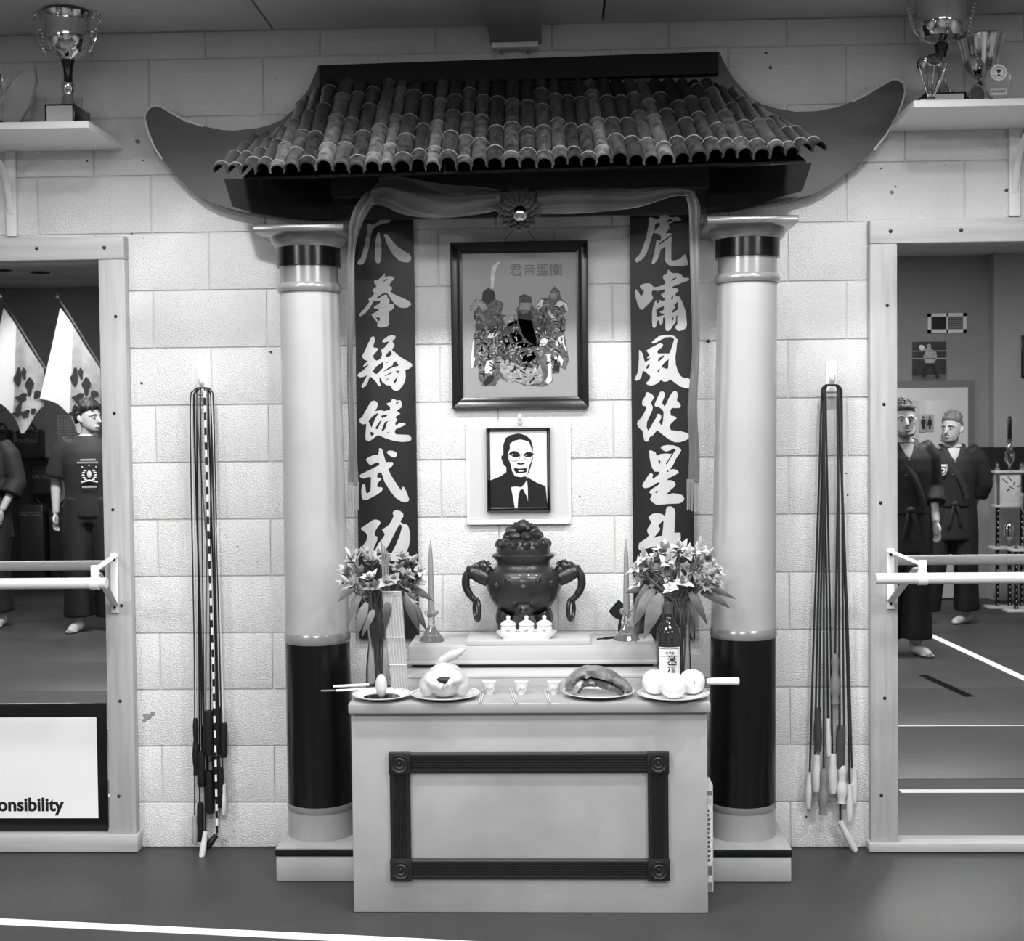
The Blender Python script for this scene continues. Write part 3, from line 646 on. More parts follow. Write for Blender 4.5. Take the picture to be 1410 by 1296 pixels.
for ringi, (n, r0_, r1_, dy) in enumerate(((16, .030, .078, 0.0), (14, .024, .062, -.012), (12, .018, .046, -.022))):
    mb = MB()
    for i in range(n):
        a = 2*PI*i/n+ringi*.2; d = Vector((math.cos(a), 0, math.sin(a))); s = Vector((-math.sin(a), 0, math.cos(a)))
        wv = r1_*math.sin(PI/n)*1.25
        pts = [rc+d*(r0_*.4)+Vector((0, dy+.006, 0)), rc+d*(r0_+(r1_-r0_)*.55)+s*wv+Vector((0, dy-.010, 0)), rc+d*r1_+Vector((0, dy+.004, 0)), rc+d*(r0_+(r1_-r0_)*.55)-s*wv+Vector((0, dy-.010, 0)), rc+d*(r0_+(r1_-r0_)*.6)+Vector((0, dy+.012, 0))]
        q = [p+Vector((0, .003, 0)) for p in pts]
        mb.add(pts+q, [(0,1,4),(1,2,4),(2,3,4),(3,0,4),(9,6,5),(9,7,6),(9,8,7),(9,5,8),(0,5,6,1),(1,6,7,2),(2,7,8,3),(3,8,5,0)])
    mb.build('rosette', mat('rosette_satin', 84, .4, sheen=.3), sash)
bp_ = at(716, 294, HY-.07)
MB().ell(bp_, .026, 24, 16).build('mirror_ball', M_CHROME, sash)

# ---------------------------------------------------------------- framed print
def frame(name, label, corners, fw_, Y0, Y1, mt_f, mt_in, inset, depth_in):
    """corners TL,TR,BR,BL in pixels"""
    C = [(at(*p, Y0).x, at(*p, Y0).z) for p in corners]
    x0 = (C[0][0]+C[3][0])/2; x1 = (C[1][0]+C[2][0])/2; z1 = (C[0][1]+C[1][1])/2; z0 = (C[2][1]+C[3][1])/2
    t = thing(name, label, 'picture', ((x0+x1)/2, Y0, z0))
    prof = [(0, Y1), (0, Y0+.006), (.004, Y0), (fw_*.45, Y0+.004), (fw_*.7, Y0+.010), (fw_, Y0+.014), (fw_, Y1)]
    cs = [(x0, z0, 1, 1), (x1, z0, -1, 1), (x1, z1, -1, -1), (x0, z1, 1, -1)]
    for k in range(4):
        a, b = cs[k], cs[(k+1) % 4]; vs = []
        for c in (a, b):
            for d, y in prof: vs.append((c[0]+c[2]*d, y, c[1]+c[3]*d))
        n = len(prof); fs = [(i, i+1, n+i+1, n+i) for i in range(n-1)] + [(n-1, 0, n, 2*n-1)]
        MB().add(vs, fs).build('frame_rail', mt_f, t, ang=20)
    bx('backing', (x0+.004, Y1-.004, z0+.004), (x1-.004, Y1, z1-.004), M_BLACKM, t)
    bx('print', (x0+fw_-.004, depth_in, z0+fw_-.004), (x1-fw_+.004, Y1-.004, z1-fw_+.004), mt_in, t)
    return t, (x0+fw_, x1-fw_, z0+fw_, z1-fw_)
PY0, PY1 = -.034, -.004; PIN = -.014
M_PRINT = mat('print_ground', 158, .35, var=(4, .06))
pic, pr = frame('framed_print', 'large dark-framed print of robed figures hung above the portrait', ((619, 334), (808, 330), (812, 560), (623, 564)), .0385, PY0, PY1, M_BLACK, M_PRINT, 0, PIN)
def zz(l, ox, oy, s, Y): return [(at(ox+x/s, oy+y/s, Y).x, at(ox+x/s, oy+y/s, Y).z) for x, y in l]
def patch(name, loops, ox, oy, s, Y, mt, par, k=1): return MB().plate([zz(l, ox, oy, s, Y) for l in loops], Y-.0003*k, Y).build(name, mt, par, smooth=False)
M_ROBE = mat('print_robe', 92, .4, var=(120, .75)); M_ROBE2 = mat('print_robe_dark', 66, .4, var=(160, .8)); M_ROBE3 = mat('print_robe_pale', 150, .4, var=(140, .5))
M_PALE = mat('print_pale', 214, .4, var=(60, .15)); M_DARKP = mat('print_dark', 24, .4); M_FACE = mat('print_face', 140, .4, var=(80, .25))
G0 = (640, 380, 8.1)
patch('figure_group', [[(60,330),(120,260),(190,270),(200,180),(260,130),(330,170),(345,260),(420,290),(430,340),(400,430),(480,440),(570,380),(600,330),(610,230),(660,200),(740,230),(750,330),(800,370),(800,320),(840,250),(930,250),(950,180),(1000,110),(1060,170),(1070,250),(1150,310),(1150,390),(1090,430),(1130,500),(1110,640),(1140,800),(1160,940),(1130,1050),(1060,1020),(1050,1090),(970,1090),(980,1180),(920,1220),(870,1240),(780,1230),(680,1230),(560,1180),(500,1200),(390,1140),(340,1230),(190,1230),(150,1130),(170,1060),(140,1000),(80,1040),(70,900),(90,680),(120,620),(110,500),(100,400),(60,390)]], *G0, PIN, M_ROBE, pic)
k_ = 2
for nm, mt_, ls in (
  ('robe', M_ROBE2, [(420,560),(600,480),(760,500),(850,620),(830,800),(820,960),(740,1030),(600,1000),(470,920),(330,880),(380,720)]),
  ('robe', M_ROBE3, [(380,920),(480,940),(620,1010),(740,1030),(830,980),(870,1080),(860,1180),(700,1220),(560,1170),(500,1200),(400,1080)]),
  ('robe', M_ROBE2, [(120,560),(340,540),(420,520),(440,590),(300,640),(140,640)]),
  ('robe', M_ROBE2, [(800,480),(960,460),(990,560),(960,680),(860,660),(800,560)]),
  ('sleeve', M_ROBE3, [(420,470),(560,390),(600,440),(580,540),(470,570)]),
  ('cape', M_ROBE3, [(70,320),(130,265),(190,275),(260,350),(200,400),(160,330),(100,400),(70,380)]),
  ('cape', M_PALE, [(1000,330),(1060,270),(1140,310),(1155,390),(1130,390),(1100,320),(1020,370)]),
  ('head', M_DARKP, [(200,180),(260,135),(330,175),(340,260),(260,310),(190,270)]),
  ('head', M_FACE, [(620,300),(740,300),(730,380),(610,380)]),
  ('headdress', M_ROBE2, [(605,230),(660,200),(740,230),(750,300),(610,300)]),
  ('head', M_FACE, [(950,200),(1010,180),(1030,250),(960,260)]),
  ('sleeve', M_PALE, [(800,330),(850,260),(880,270),(860,340),(820,380)]),
  ('sleeve', M_PALE, [(930,390),(960,410),(1040,500),(1000,510),(940,440)]),
  ('cuff', M_PALE, [(290,620),(350,625),(365,660),(310,690),(250,690)]),
  ('cuff', M_PALE, [(860,700),(920,690),(935,740),(880,780),(800,780)]),
  ('boot', M_PALE, [(245,950),(300,935),(315,970),(300,1090),(230,1085),(220,1040)]),
  ('boot', M_DARKP, [(200,1200),(250,1120),(330,1110),(320,1170),(230,1230)]),
  ('boot', M_PALE, [(1000,900),(1060,885),(1100,940),(1080,1010),(1060,950),(1000,930)]),
  ('boot', M_DARKP, [(985,1060),(1010,960),(1060,960),(1055,1070)]),
  ('sash_end', M_PALE, [(915,880),(955,870),(965,1000),(970,1170),(930,1210),(900,1180),(930,1100)]),
  ('ribbon', M_PALE, [(75,1030),(70,900),(95,680),(108,690),(100,900),(115,920),(90,1030)]),
  ('ribbon', M_PALE, [(1010,760),(1050,680),(1105,660),(1110,760),(1140,830),(1125,840),(1085,740),(1030,790)]),
  ('belt', M_PALE, [(430,670),(470,660),(500,740),(510,790),(480,800),(430,740)]),
  ('belt', M_ROBE3, [(500,760),(650,740),(820,780),(690,800),(560,790)]),
  ('dragon_roundel', M_ROBE3, [(500,650),(580,610),(640,680),(640,730),(560,750)]),
  ('dragon_roundel', M_ROBE3, [(640,900),(760,840),(800,900),(720,970),(640,960)]),
  ('beard', M_DARKP, [(592,380),(640,420),(700,420),(742,380),(748,480),(770,600),(800,700),(802,780),(720,745),(650,670),(610,560),(590,470)])):
    patch(nm, [ls], *G0, PIN-.0003, mt_, pic, k_)
rp = random.Random(21)
def inside(x, y):
    for ls in ([(110,420),(400,440),(430,560),(320,900),(320,1150),(180,1150),(120,900)], [(420,560),(590,450),(760,460),(880,640),(850,1000),(860,1180),(560,1160),(400,1080),(330,880)], [(800,330),(1080,290),(1110,640),(1080,940),(960,1060),(860,800)]):
        c = False
        for (x1, y1), (x2, y2) in zip(ls, ls[1:]+ls[:1]):
            if (y1 > y) != (y2 > y) and x < (x2-x1)*(y-y1)/(y2-y1)+x1: c = not c
        if c: return True
    return False
for nm, mt_, cnt, sz in (('embroidery_dark', M_DARKP, 150, 17), ('embroidery_mid', M_FACE, 130, 15), ('embroidery_pale', M_PALE, 110, 10)):
    mb = MB(); n_ = 0
    while n_ < cnt:
        x, y = rp.uniform(90, 1120), rp.uniform(250, 1180)
        if not inside(x, y) or (590 < x < 790 and 380 < y < 760): continue
        n_ += 1; a0_ = rp.uniform(0, PI); l_ = rp.uniform(.8, 2.6)*sz; w2 = rp.uniform(.3, .7)*sz
        pl = [(x+l_*math.cos(q)*math.cos(a0_)-w2*math.sin(q)*math.sin(a0_), y+l_*math.cos(q)*math.sin(a0_)+w2*math.sin(q)*math.cos(a0_)) for q in [i*PI/4+rp.uniform(-.2, .2) for i in range(8)]]
        mb.plate([zz(pl, *G0, PIN)], PIN-.0012, PIN-.0004)
    mb.build(nm, mt_, pic, smooth=False)
patch('halberd', [[(372,415),(370,330),(382,285),(412,262),(430,262),(408,285),(396,330),(390,380),(386,418)]], 590, 300, 4.32, PIN-.0003, M_PALE, pic)
p = at(763-24, 372.5, PIN-.0012)
text_mesh('君帝聖關', .047, 'lettering', mat('print_letter', 110, .5), pic, Matrix.Translation((at(738, 373, PIN).x, PIN-.0006, at(738, 373, PIN).z)) @ FRONT)
bx('glass', (pr[0]-.003, PIN-.0045, pr[2]-.003), (pr[1]+.003, PIN-.003, pr[3]+.003), mat('picture_glass', 0, .04, alpha=.05, spec=.5), pic)
# hanging cord
for a, b in (((694, 332), (707, 316)), ((738, 331), (725, 316))): MB().tube([at(*a, -.02), at(*b, -.012)], .0012, 5).build('cord', M_MOLD, pic)

# ---------------------------------------------------------------- acrylic sheet, its hook, and the small portrait
aY = -.010
ax0, ax1 = at(642, 650, aY).x, at(786, 650, aY).x; az0, az1 = at(714, 722, aY).z, at(714, 583, aY).z
t = thing('acrylic_holder', 'white acrylic sheet holder on the wall behind the small portrait', 'holder', ((ax0+ax1)/2, aY, az0))
bx('back_sheet', (ax0, aY, az0), (ax1, -.001, az1), mat('acrylic_white', 226, .2), t, .002)
bx('bottom_lip', (ax0+.002, aY-.012, az0), (ax1-.01, aY, az0+.017), M_WHITE, t, .003)
bx('front_sheet', (ax0+.012, aY-.004, az0+.02), (ax1-.012, aY-.002, az1-.004), mat('acrylic_clear', 225, .08, alpha=.5), t)
def hook(px, py, label, big=True, par=None):
    q = at(px, py, -.006); t = thing('adhesive_hook', label, 'hook', (q.x, -.004, q.z-.04))
    s = 1.0 if big else .8
    bx('base_plate', (q.x-.02*s, -.007, q.z-.055*s), (q.x+.02*s, 0, q.z+.05*s), M_WHITE, t, .003)
    MB().tube(spline([(q.x, -.007, q.z-.005), (q.x, -.022, q.z-.014), (q.x, -.034*s, q.z-.012), (q.x, -.04*s, q.z+.006)], 5), .009*s, 10, flat=.9).build('hook_arm', M_WHITE, t)
    return q
hk = at(716, 574, -.006)
t = thing('adhesive_hook', 'small white adhesive hook between the framed print and the portrait', 'hook', (hk.x, -.016, hk.z-.02))
MB().ell((hk.x, -.018, hk.z-.012), (.011, .006, .016), 14, 10).build('base_plate', M_WHITE, t)
MB().tube(spline([(hk.x, -.020, hk.z+.004), (hk.x, -.034, hk.z-.006), (hk.x, -.036, hk.z+.010)], 5), .007, 10).build('hook_arm', M_WHITE, t)
por, q = frame('portrait_frame', 'small black-framed black and white portrait of a man in glasses', ((669, 590), (757, 589), (759, 704), (671, 706)), .0125, -.036, -.014, M_BLACK, mat('portrait_paper', 226, .4), 0, -.022)
P0 = (620, 560, 7.2); PI_ = -.022; MK = M_DARKP
for nm, ls in (
  ('hair_and_jacket', [[(525,480),(525,380),(550,310),(600,280),(680,265),(750,285),(800,330),(820,400),(817,455),(800,400),(780,350),(740,335),(690,325),(630,340),(590,370),(592,420),(575,455),(572,500),(582,530),(598,570),(613,640),(640,690),(700,700),(752,690),(762,720),(740,760),(705,800),(640,792),(602,800),(610,840),(640,1002),(390,1002),(395,732),(500,690),(555,650),(555,600),(530,580),(505,510),(510,485)]]),
  ('jacket', [[(765,700),(850,750),(945,790),(966,1002),(772,1002),(770,915),(768,800),(760,730)]]),
  ('tie', [[(690,830),(720,815),(765,905),(778,1002),(668,1002),(672,910)]]),
  ('eye', [[(578,470),(600,448),(630,438),(665,447),(690,470),(690,490),(660,505),(625,500),(600,482)], [(606,476),(622,484),(628,478),(616,470)]]),
  ('eye', [[(728,472),(760,450),(800,452),(832,468),(815,480),(800,500),(755,500),(735,490)], [(742,480),(752,488),(758,482),(750,474)]]),
  ('nose', [[(660,562),(680,550),(700,562),(735,555),(738,570),(700,577),(665,572)]]),
  ('mouth', [[(630,608),(690,616),(757,608),(755,650),(720,658),(660,660),(635,640)], [(668,636),(700,630),(732,635),(724,643),(684,645)]]),
  ('cheek_shadow', [[(826,490),(808,560),(792,620),(762,690),(772,640),(786,580)]])):
    patch(nm, ls, *P0, PI_, MK, por)
mb = MB()
for l in ([(578,478),(586,510),(605,533),(640,540),(672,530),(690,505),(692,480)], [(728,480),(735,508),(752,528),(782,533),(808,515),(820,480)], [(690,482),(708,472),(728,482)]):
    pts = spline([(at(P0[0]+x/7.2, P0[1]+y/7.2, PI_-.0004)) for x, y in l], 3); mb.tube(pts, .0006, 5)
mb.build('spectacles', MK, por)
bx('glass', (q[0]-.002, PI_-.003, q[2]-.002), (q[1]+.002, PI_-.002, q[3]+.002), mat('picture_glass2', 0, .03, alpha=.04), por)
# ================================================================ the altar and what stands on it
TF = -.668                                     # front of the table top
TZ = at(716, 968, TF).z; TB = at(716, 983, TF).z
BF = -.645
bx0, bx1 = (at(484, 990, BF).x+at(488, 1250, BF).x)/2-.002, (at(976.5, 990, BF).x+at(971, 1250, BF).x)/2+.002
tx0, tx1 = at(479, 975, TF).x, at(979, 970, TF).x
LY = -.395                                     # front of the rear ledge
alt = thing('altar_table', 'ochre altar table with a dark fluted panel frame on its front', 'table', ((bx0+bx1)/2, -.5, 0))
bx('body', (bx0, BF, .001), (bx1, -.385, TB), M_GOLD, alt, .004)
mb = MB().box((tx0, TF, TB), (tx1, -.385, TZ), .006); mb.build('table_top', mat('table_top_ochre', 150, .3, var=(3, .1), coat=.3), alt)
# fluted frame on the front
MY = BF-.013
mx0, mx1 = at(537, 1120, MY).x, at(921, 1120, MY).x; mz1, mz0 = at(728, 1037, MY).z, at(728, 1212, MY).z; mw = .063
def flute(p, q, across, nm):
    """rail from p to q (x,z), fluted across"""
    p = Vector((p[0], 0, p[1])); q = Vector((q[0], 0, q[1])); ac = Vector((across[0], 0, across[1]))
    prof = [(0, 0), (0, -.009), (.006, -.012), (.010, -.012)]
    for k in range(5):
        a = .012+k*.008; prof += [(a, -.012), (a+.0015, -.0085), (a+.0055, -.0085), (a+.007, -.012)]
    prof += [(.053, -.012), (.057, -.012), (.062, -.009), (.063, 0)]
    n = len(prof); vs = [e+ac*d+Vector((0, BF+y, 0)) for e in (p, q) for d, y in prof]
    fs = [(i, i+1, n+i+1, n+i) for i in range(n-1)] + [(n-1, 0, n, 2*n-1)]
    MB().add(vs, fs).build(nm, M_MOLD, alt, smooth=False)
flute((mx0+mw, mz1), (mx1-mw, mz1), (0, -1), 'fluted_rail'); flute((mx0+mw, mz0+mw), (mx1-mw, mz0+mw), (0, -1), 'fluted_rail')
flute((mx0, mz0+mw), (mx0, mz1-mw), (1, 0), 'fluted_stile'); flute((mx1-mw, mz0+mw), (mx1-mw, mz1-mw), (1, 0), 'fluted_stile')
for cx in (mx0+mw/2, mx1-mw/2):
    for cz in (mz0+mw/2, mz1-mw/2):
        b = bx('corner_block', (cx-mw/2-.002, BF-.017, cz-mw/2-.002), (cx+mw/2+.002, BF, cz+mw/2+.002), M_MOLD, alt, .002)
        mb = MB(Matrix.Translation((cx, BF-.0168, cz)) @ Matrix.Rotation(PI/2, 4, 'X'))
        mb.lathe([(.028, 0), (.026, .004), (.022, .0015), (.018, .0015), (.015, .004), (.010, .0012), (.007, .0012), (.005, .0045), (0, .006)], (0, 0, 0), 24)
        mb.build('rosette', M_MOLD, b)
# rear ledge and step behind the table
lz = at(716, 930, LY).z; ux0, ux1 = at(562, 895, -.26).x, at(904, 895, -.26).x
UZ = at(716, 889, -.262).z; uz0 = at(716, 913, -.262).z
stp = thing('altar_step', 'pale wooden step behind the altar table carrying the incense burner', 'shelf', ((ux0+ux1)/2, -.2, 0))
bx('lower_box', (ux0-.06, LY+.011, .001), (ux1+.06, -.012, lz-.012), M_GOLD, stp, .003)
bx('ledge', (ux0-.01, LY+.011, lz-.012), (ux1+.01, -.012, lz), mat('step_wood', 184, .4, var=(5, .1, (.3, 1, 6))), stp, .003)
bx('black_riser', (ux0+.01, -.24, lz), (ux1-.01, -.012, uz0), M_BLACK, stp)
bx('upper_board', (ux0, -.262, uz0), (ux1, -.012, UZ), MATS['step_wood'], stp, .004)
bx('nosing', (ux0-.004, -.268, uz0-.004), (ux1+.004, -.255, uz0+.008), MATS['step_wood'], stp, .003)
kx0, kx1 = at(642, 885, -.262).x, at(813, 885, -.262).x; KZ = at(716, 881.5, -.262).z
bx('centre_plinth', (kx0, -.2625, UZ), (kx1, -.09, KZ), MATS['step_wood'], stp, .003)
# ---------------------------------------------------------------- incense burner
bc = Vector((at(721, 800, -.135).x, -.135, KZ)); s_ = sc(-.135)
pz = lambda y: at(721, y, -.135).z
bur = thing('incense_burner', 'dark bronze lidded incense burner with lion heads and ring handles', 'incense burner', bc)
prof = [(0, 846), (22, 846), (35, 838), (46, 824), (52, 808), (53, 800), (50, 790), (44, 784), (38, 780), (36.5, 776), (38, 771), (42.5, 767), (44, 764), (40, 762), (34, 760)]
H0 = pz(846); MB().lathe([(r/s_, pz(y)) for r, y in prof], (bc.x, bc.y, 0), 48, sy=.8).build('bowl', M_BRONZE, bur)
def lump(d, k=6, a=.16, o=0): return 1+a*noise.noise(Vector((d.x*k+o, d.y*k, d.z*k)))+a*.6*noise.noise(Vector((d.x*k*2.3, d.y*k*2.3+o, d.z*k*2.3)))
lid = MB().lathe([(37/s_, pz(763)), (37.5/s_, pz(757)), (36/s_, pz(748)), (31/s_, pz(742)), (20/s_, pz(737)), (0, pz(735))], (bc.x, bc.y, 0), 40, sy=.85).build('lid', M_BRONZE, bur)
mb = MB()
for i in range(13):
    a = 2*PI*i/13; mb.ell((bc.x+.077*math.cos(a), bc.y+.064*math.sin(a), pz(749)), (.021, .021, .017), 12, 8, lambda d, o=i: lump(d, 3, .35, o))
for i in range(8):
    a = 2*PI*i/8+.2; mb.ell((bc.x+.05*math.cos(a), bc.y+.05*math.sin(a), pz(738)), (.021, .021, .017), 12, 8, lambda d, o=i+20: lump(d, 3, .35, o))
mb.build('coiled_dragon', M_BRONZE, lid)
mb = MB()
for (dx, y, r) in ((-15, 732, 9), (14, 733, 9), (-8, 727, 8), (9, 728, 8)): mb.ell((bc.x+dx/s_, bc.y-.012, pz(y)), r/s_, 12, 8, lambda d, o=dx: lump(d, 3, .4, o))
mb.ell((bc.x, bc.y, pz(726)), 10.5/s_, 16, 12, lambda d: lump(d, 3, .12))
mb.build('finial', M_BRONZE, lid)
for sd in (-1, 1):
    cx = bc.x+sd*.105
    hd = MB()
    P = lambda dx, y: Vector((bc.x+sd*dx/s_, bc.y, pz(y)))
    hd.tube(spline([P(44, 800), P(56, 794), P(68, 788), P(76, 786)], 5), [.024, .025, .026, .027, .027, .028, .028, .028, .027, .026, .026, .025, .024, .022, .02, .016], 12)
    for (dx, y, r) in ((56, 779, 8), (64, 781, 7), (74, 785, 6.5), (50, 785, 7)): hd.ell(P(dx, y), r/s_, 12, 8, lambda d, o=dx: lump(d, 4, .35, o))
    hd.tube([P(48, 778), P(49, 772)], [.009, .002], 8)
    h = hd.build('lion_head', M_BRONZE, bur)
    MB().tube(spline([P(72, 784), P(79, 793), P(80, 806), P(75, 818), P(67, 827)], 6), [.014]*13+[.013]*6+[.011]*6, 10).build('scroll_handle', M_BRONZE, bur)
    rc2 = P(65, 838)
    MB().tube([rc2+Vector((.010*math.sin(a)*sd, .026*math.sin(a), .036*math.cos(a)-.004)) for a in [i*2*PI/20 for i in range(21)]], .0075, 8).build('ring', M_BRONZE, bur)
for a in (-PI/2+2.1, -PI/2-2.1, PI/2, -PI/2+.95, -PI/2-.95):
    if a == PI/2: continue
    d = Vector((math.cos(a), math.sin(a), 0))
    d.y *= .6
    MB().tube(spline([bc+d*.075+Vector((0, 0, .075)), bc+d*.088+Vector((0, 0, .045)), bc+d*.084+Vector((0, 0, .022)), bc+d*.10+Vector((0, 0, .012))], 5), [.030, .03, .029, .028, .026, .024, .021, .019, .017, .016, .016, .016, .017, .016, .014, .011], 12).build('leg', M_BRONZE, bur)
mb = MB(); f = Vector((bc.x, bc.y-.075, pz(836)))
mb.ell(f, (.036, .024, .026), 18, 12, lambda d: lump(d, 5, .22))
for sx in (-1, 1): mb.ell(f+Vector((sx*.014, -.02, .008)), .008, 10, 8).ell(f+Vector((sx*.03, -.004, .022)), .010, 10, 8)
mb.ell(f+Vector((0, -.024, -.004)), (.010, .008, .007), 10, 8); mb.build('lion_mask', M_BRONZE, bur)
for (dx, y) in ((-35, 803), (0, 804), (37, 801), (-20, 796), (20, 795)):
    yy = bc.y-.8*math.sqrt(max(.001, (.128)**2-(dx/s_)**2))+.004
    p = Vector((bc.x+dx/s_, yy, pz(y))); MB().ell(p, (.014, .009, .014), 14, 10, lambda d, o=dx: lump(d, 5, .2, o)).ell(p+Vector((0, -.007, -.003)), .006, 10, 8).build('boss', M_BRONZE, bur)
# ---------------------------------------------------------------- tray with three lidded cups
tp = onz(725, 878, KZ); tp.y = -.226
tr = thing('offering_tray', 'small white scalloped tray in front of the incense burner', 'tray', (tp.x, tp.y, KZ))
st = sc(tp.y); w_ = 42/st; mb = MB(); N_ = 48; vs = []; fs = []
lv = [(.80, 0), (.84, .006), (.94, .014), (1.0, .026), (.96, .026), (.88, .014), (.8, .009), (0.02, .009)]
for k, (q, z) in enumerate(lv):
    for i in range(N_):
        a = 2*PI*i/N_; sq = (abs(math.cos(a))**4+abs(math.sin(a))**4)**-.25
        sc_ = 1+(.022*math.cos(a*16) if 3 <= k <= 4 else 0)
        vs.append((tp.x+w_*q*sq*math.cos(a)*.98*sc_ if True else 0, tp.y+.036*q*sq*math.sin(a)*sc_, KZ+z))
for k in range(len(lv)-1):
    for i in range(N_): fs.append((k*N_+i, k*N_+(i+1) % N_, (k+1)*N_+(i+1) % N_, (k+1)*N_+i))
fs.append(tuple(reversed(range(N_)))); fs.append(tuple((len(lv)-1)*N_+i for i in range(N_)))
mb.add(vs, fs).build('tray_dish', M_PORC, tr)
def lidded(px, label):
    c = Vector((at(px, 860, tp.y).x, tp.y-.004, KZ+.0092))
    t = thing('lidded_cup', label, 'cup', c, 'lidded cups on the white tray')
    k = 1/st
    MB().lathe([(7.5*k, 0), (9.5*k, 4*k), (11*k, 9*k), (10*k, 14*k), (9.2*k, 15*k)], c, 28).build('cup_body', M_PORC, t)
    l = MB().lathe([(11*k, 15.2*k), (11*k, 16.6*k), (8*k, 20*k), (3*k, 22*k), (1.8*k, 23*k), (3*k, 25*k), (2.6*k, 27.5*k), (0, 28.5*k)], c, 28).build('cup_lid', M_PORC, t)
    mb = MB()
    for i in range(4):
        a = -PI/2+(i-1.5)*.12; r = 11.1*k
        p = c+Vector((r*math.cos(a)*.99, r*math.sin(a)*.99, (8+2*((i*3) % 2))*k)); mb.ell(p, (.0022, .001, .0038), 8, 6)
    mb.build('painted_motif', mat('motif_grey', 165, .3), t)
lidded(700, 'left lidded white cup on the small tray'); lidded(725, 'middle lidded white cup on the small tray'); lidded(749.5, 'right lidded white cup on the small tray')
# ---------------------------------------------------------------- candlesticks with candles
def candle(px, pyb, label, l2, top):
    c = onz(px, pyb-3, UZ); c.y = min(-.10, max(c.y, -.235)); c = Vector((at(px, pyb, c.y).x, c.y, UZ)); k = 1/sc(c.y)
    t = thing('glass_candlestick', label, 'candlestick', c, 'glass candlesticks beside the incense burner')
    vs = []; mb = MB(); n = 24
    prof = [(17, 0), (17.3, 1.5), (14, 6), (8, 15), (4.4, 22), (4.0, 24), (5.2, 27), (4.0, 30), (5, 33), (9.3, 38), (9.6, 41), (8, 42.5), (4.9, 42), (4.9, 34), (0, 34)]
    for j, (r, z) in enumerate(prof):
        for i in range(n):
            fl_ = 1+.05*(1 if i % 2 else -1)*(1 if j < 4 or 9 <= j <= 11 else 0); a = 2*PI*i/n
            vs.append((c.x+r*k*fl_*math.cos(a), c.y+r*k*fl_*math.sin(a), c.z+z*k))
    fs = [(j*n+i, j*n+(i+1) % n, (j+1)*n+(i+1) % n, (j+1)*n+i) for j in range(len(prof)-1) for i in range(n)] + [tuple(reversed(range(n)))]
    mb.add(vs, fs).build('holder', M_CRYSTAL, t, smooth=False)
    z0 = c.z+34.2*k; z1 = at(px, top, c.y).z
    t2 = thing('taper_candle', l2, 'candle', (c.x, c.y, z0), 'taper candles beside the incense burner')
    MB().lathe([(4.6*k, 0), (4.5*k, .05), (3.0*k, (z1-z0)*.8), (2.2*k, z1-z0-.02), (1.2*k, z1-z0-.004), (0, z1-z0)], (c.x, c.y, z0), 20).build('wax', mat('candle_wax', 140, .35), t2)
    MB().tube([(c.x, c.y, z1-.004), (c.x+.001, c.y, z1+.010)], .0010, 6).build('wick', M_BLACKM, t2)
candle(594.5, 886, 'glass candlestick on the step to the left of the burner', 'tall taper candle to the left of the burner', 748)
candle(863, 884, 'glass candlestick on the step to the right of the burner', 'tall taper candle to the right of the burner', 746)
# ---------------------------------------------------------------- black folded fan and stick on the step
p0 = [(838, 842), (852, 826), (861, 834), (858, 848), (855, 856), (856, 866), (851, 874), (851, 862), (853, 854), (845, 850)]
o = MB().plate([[(at(x, y, -.06).x, at(x, y, -.06).z) for x, y in p0]], -.062, -.052).build('folded_cloth', M_BLACKM, None, smooth=False)
tag(o, 'black folded cloth against the wall by the right candlestick', 'cloth')
a, b = at(822, 874.5, -.16), at(851, 873.5, -.12); a.z = b.z = UZ+.004
o = MB().tube([a, a.lerp(b, .35), a.lerp(b, .36), b], [.0025, .0025, .004, .004], 8).build('stick_lighter', M_BLACKM, None); tag(o, 'thin dark lighter lying on the step by the right candlestick', 'lighter')

# ---------------------------------------------------------------- plates and food
M_PLATE = mat('plate_white', 236, .2, coat=.3); M_PRIM = mat('plate_pattern', 185, .3, var=(120, .5))
def dish(px, py, rpx, label):
    c = onz(px, py, TZ+.006); c.z = TZ; k = 1/sc(c.y); r = rpx*k
    t = thing('plate', label, 'plate', c, 'plates on the altar table')
    MB().lathe([(r*.55, 0), (r*.58, 0), (r*.80, .007), (r, .014), (r*1.0, .016), (r*.80, .0095), (r*.57, .004), (0, .004)], c, 48).build('dish', M_PLATE, t)
    MB().lathe([(r*.97, .0156), (r*.90, .0135)], c, 48, cap=False).build('rim_pattern', M_PRIM, t)
    MB().lathe([(r*.84, .0116), (r*.82, .0110)], c, 48, cap=False).build('rim_line', M_PRIM, t)
    return c, r, k
# soy dish with an egg
c, r, k = dish(526, 959, 41, 'white plate of dark sauce at the left end of the altar')
o = MB().lathe([(0, .0046), (r*.60, .0046), (r*.64, .0052)], c, 40).build('sauce', mat('soy_sauce', 22, .08), None); tag(o, 'pool of dark sauce on the leftmost plate', 'sauce')
e = Vector((at(525, 950, c.y).x, c.y, c.z+.005))
o = MB().ell(e+Vector((0, 0, .0365)), (.0185, .0185, .0365), 24, 18, lambda d: 1-.06*d.z).build('egg', mat('egg_shell', 196, .35, var=(30, .12)), None); tag(o, 'pale egg standing upright in the dark sauce', 'egg')
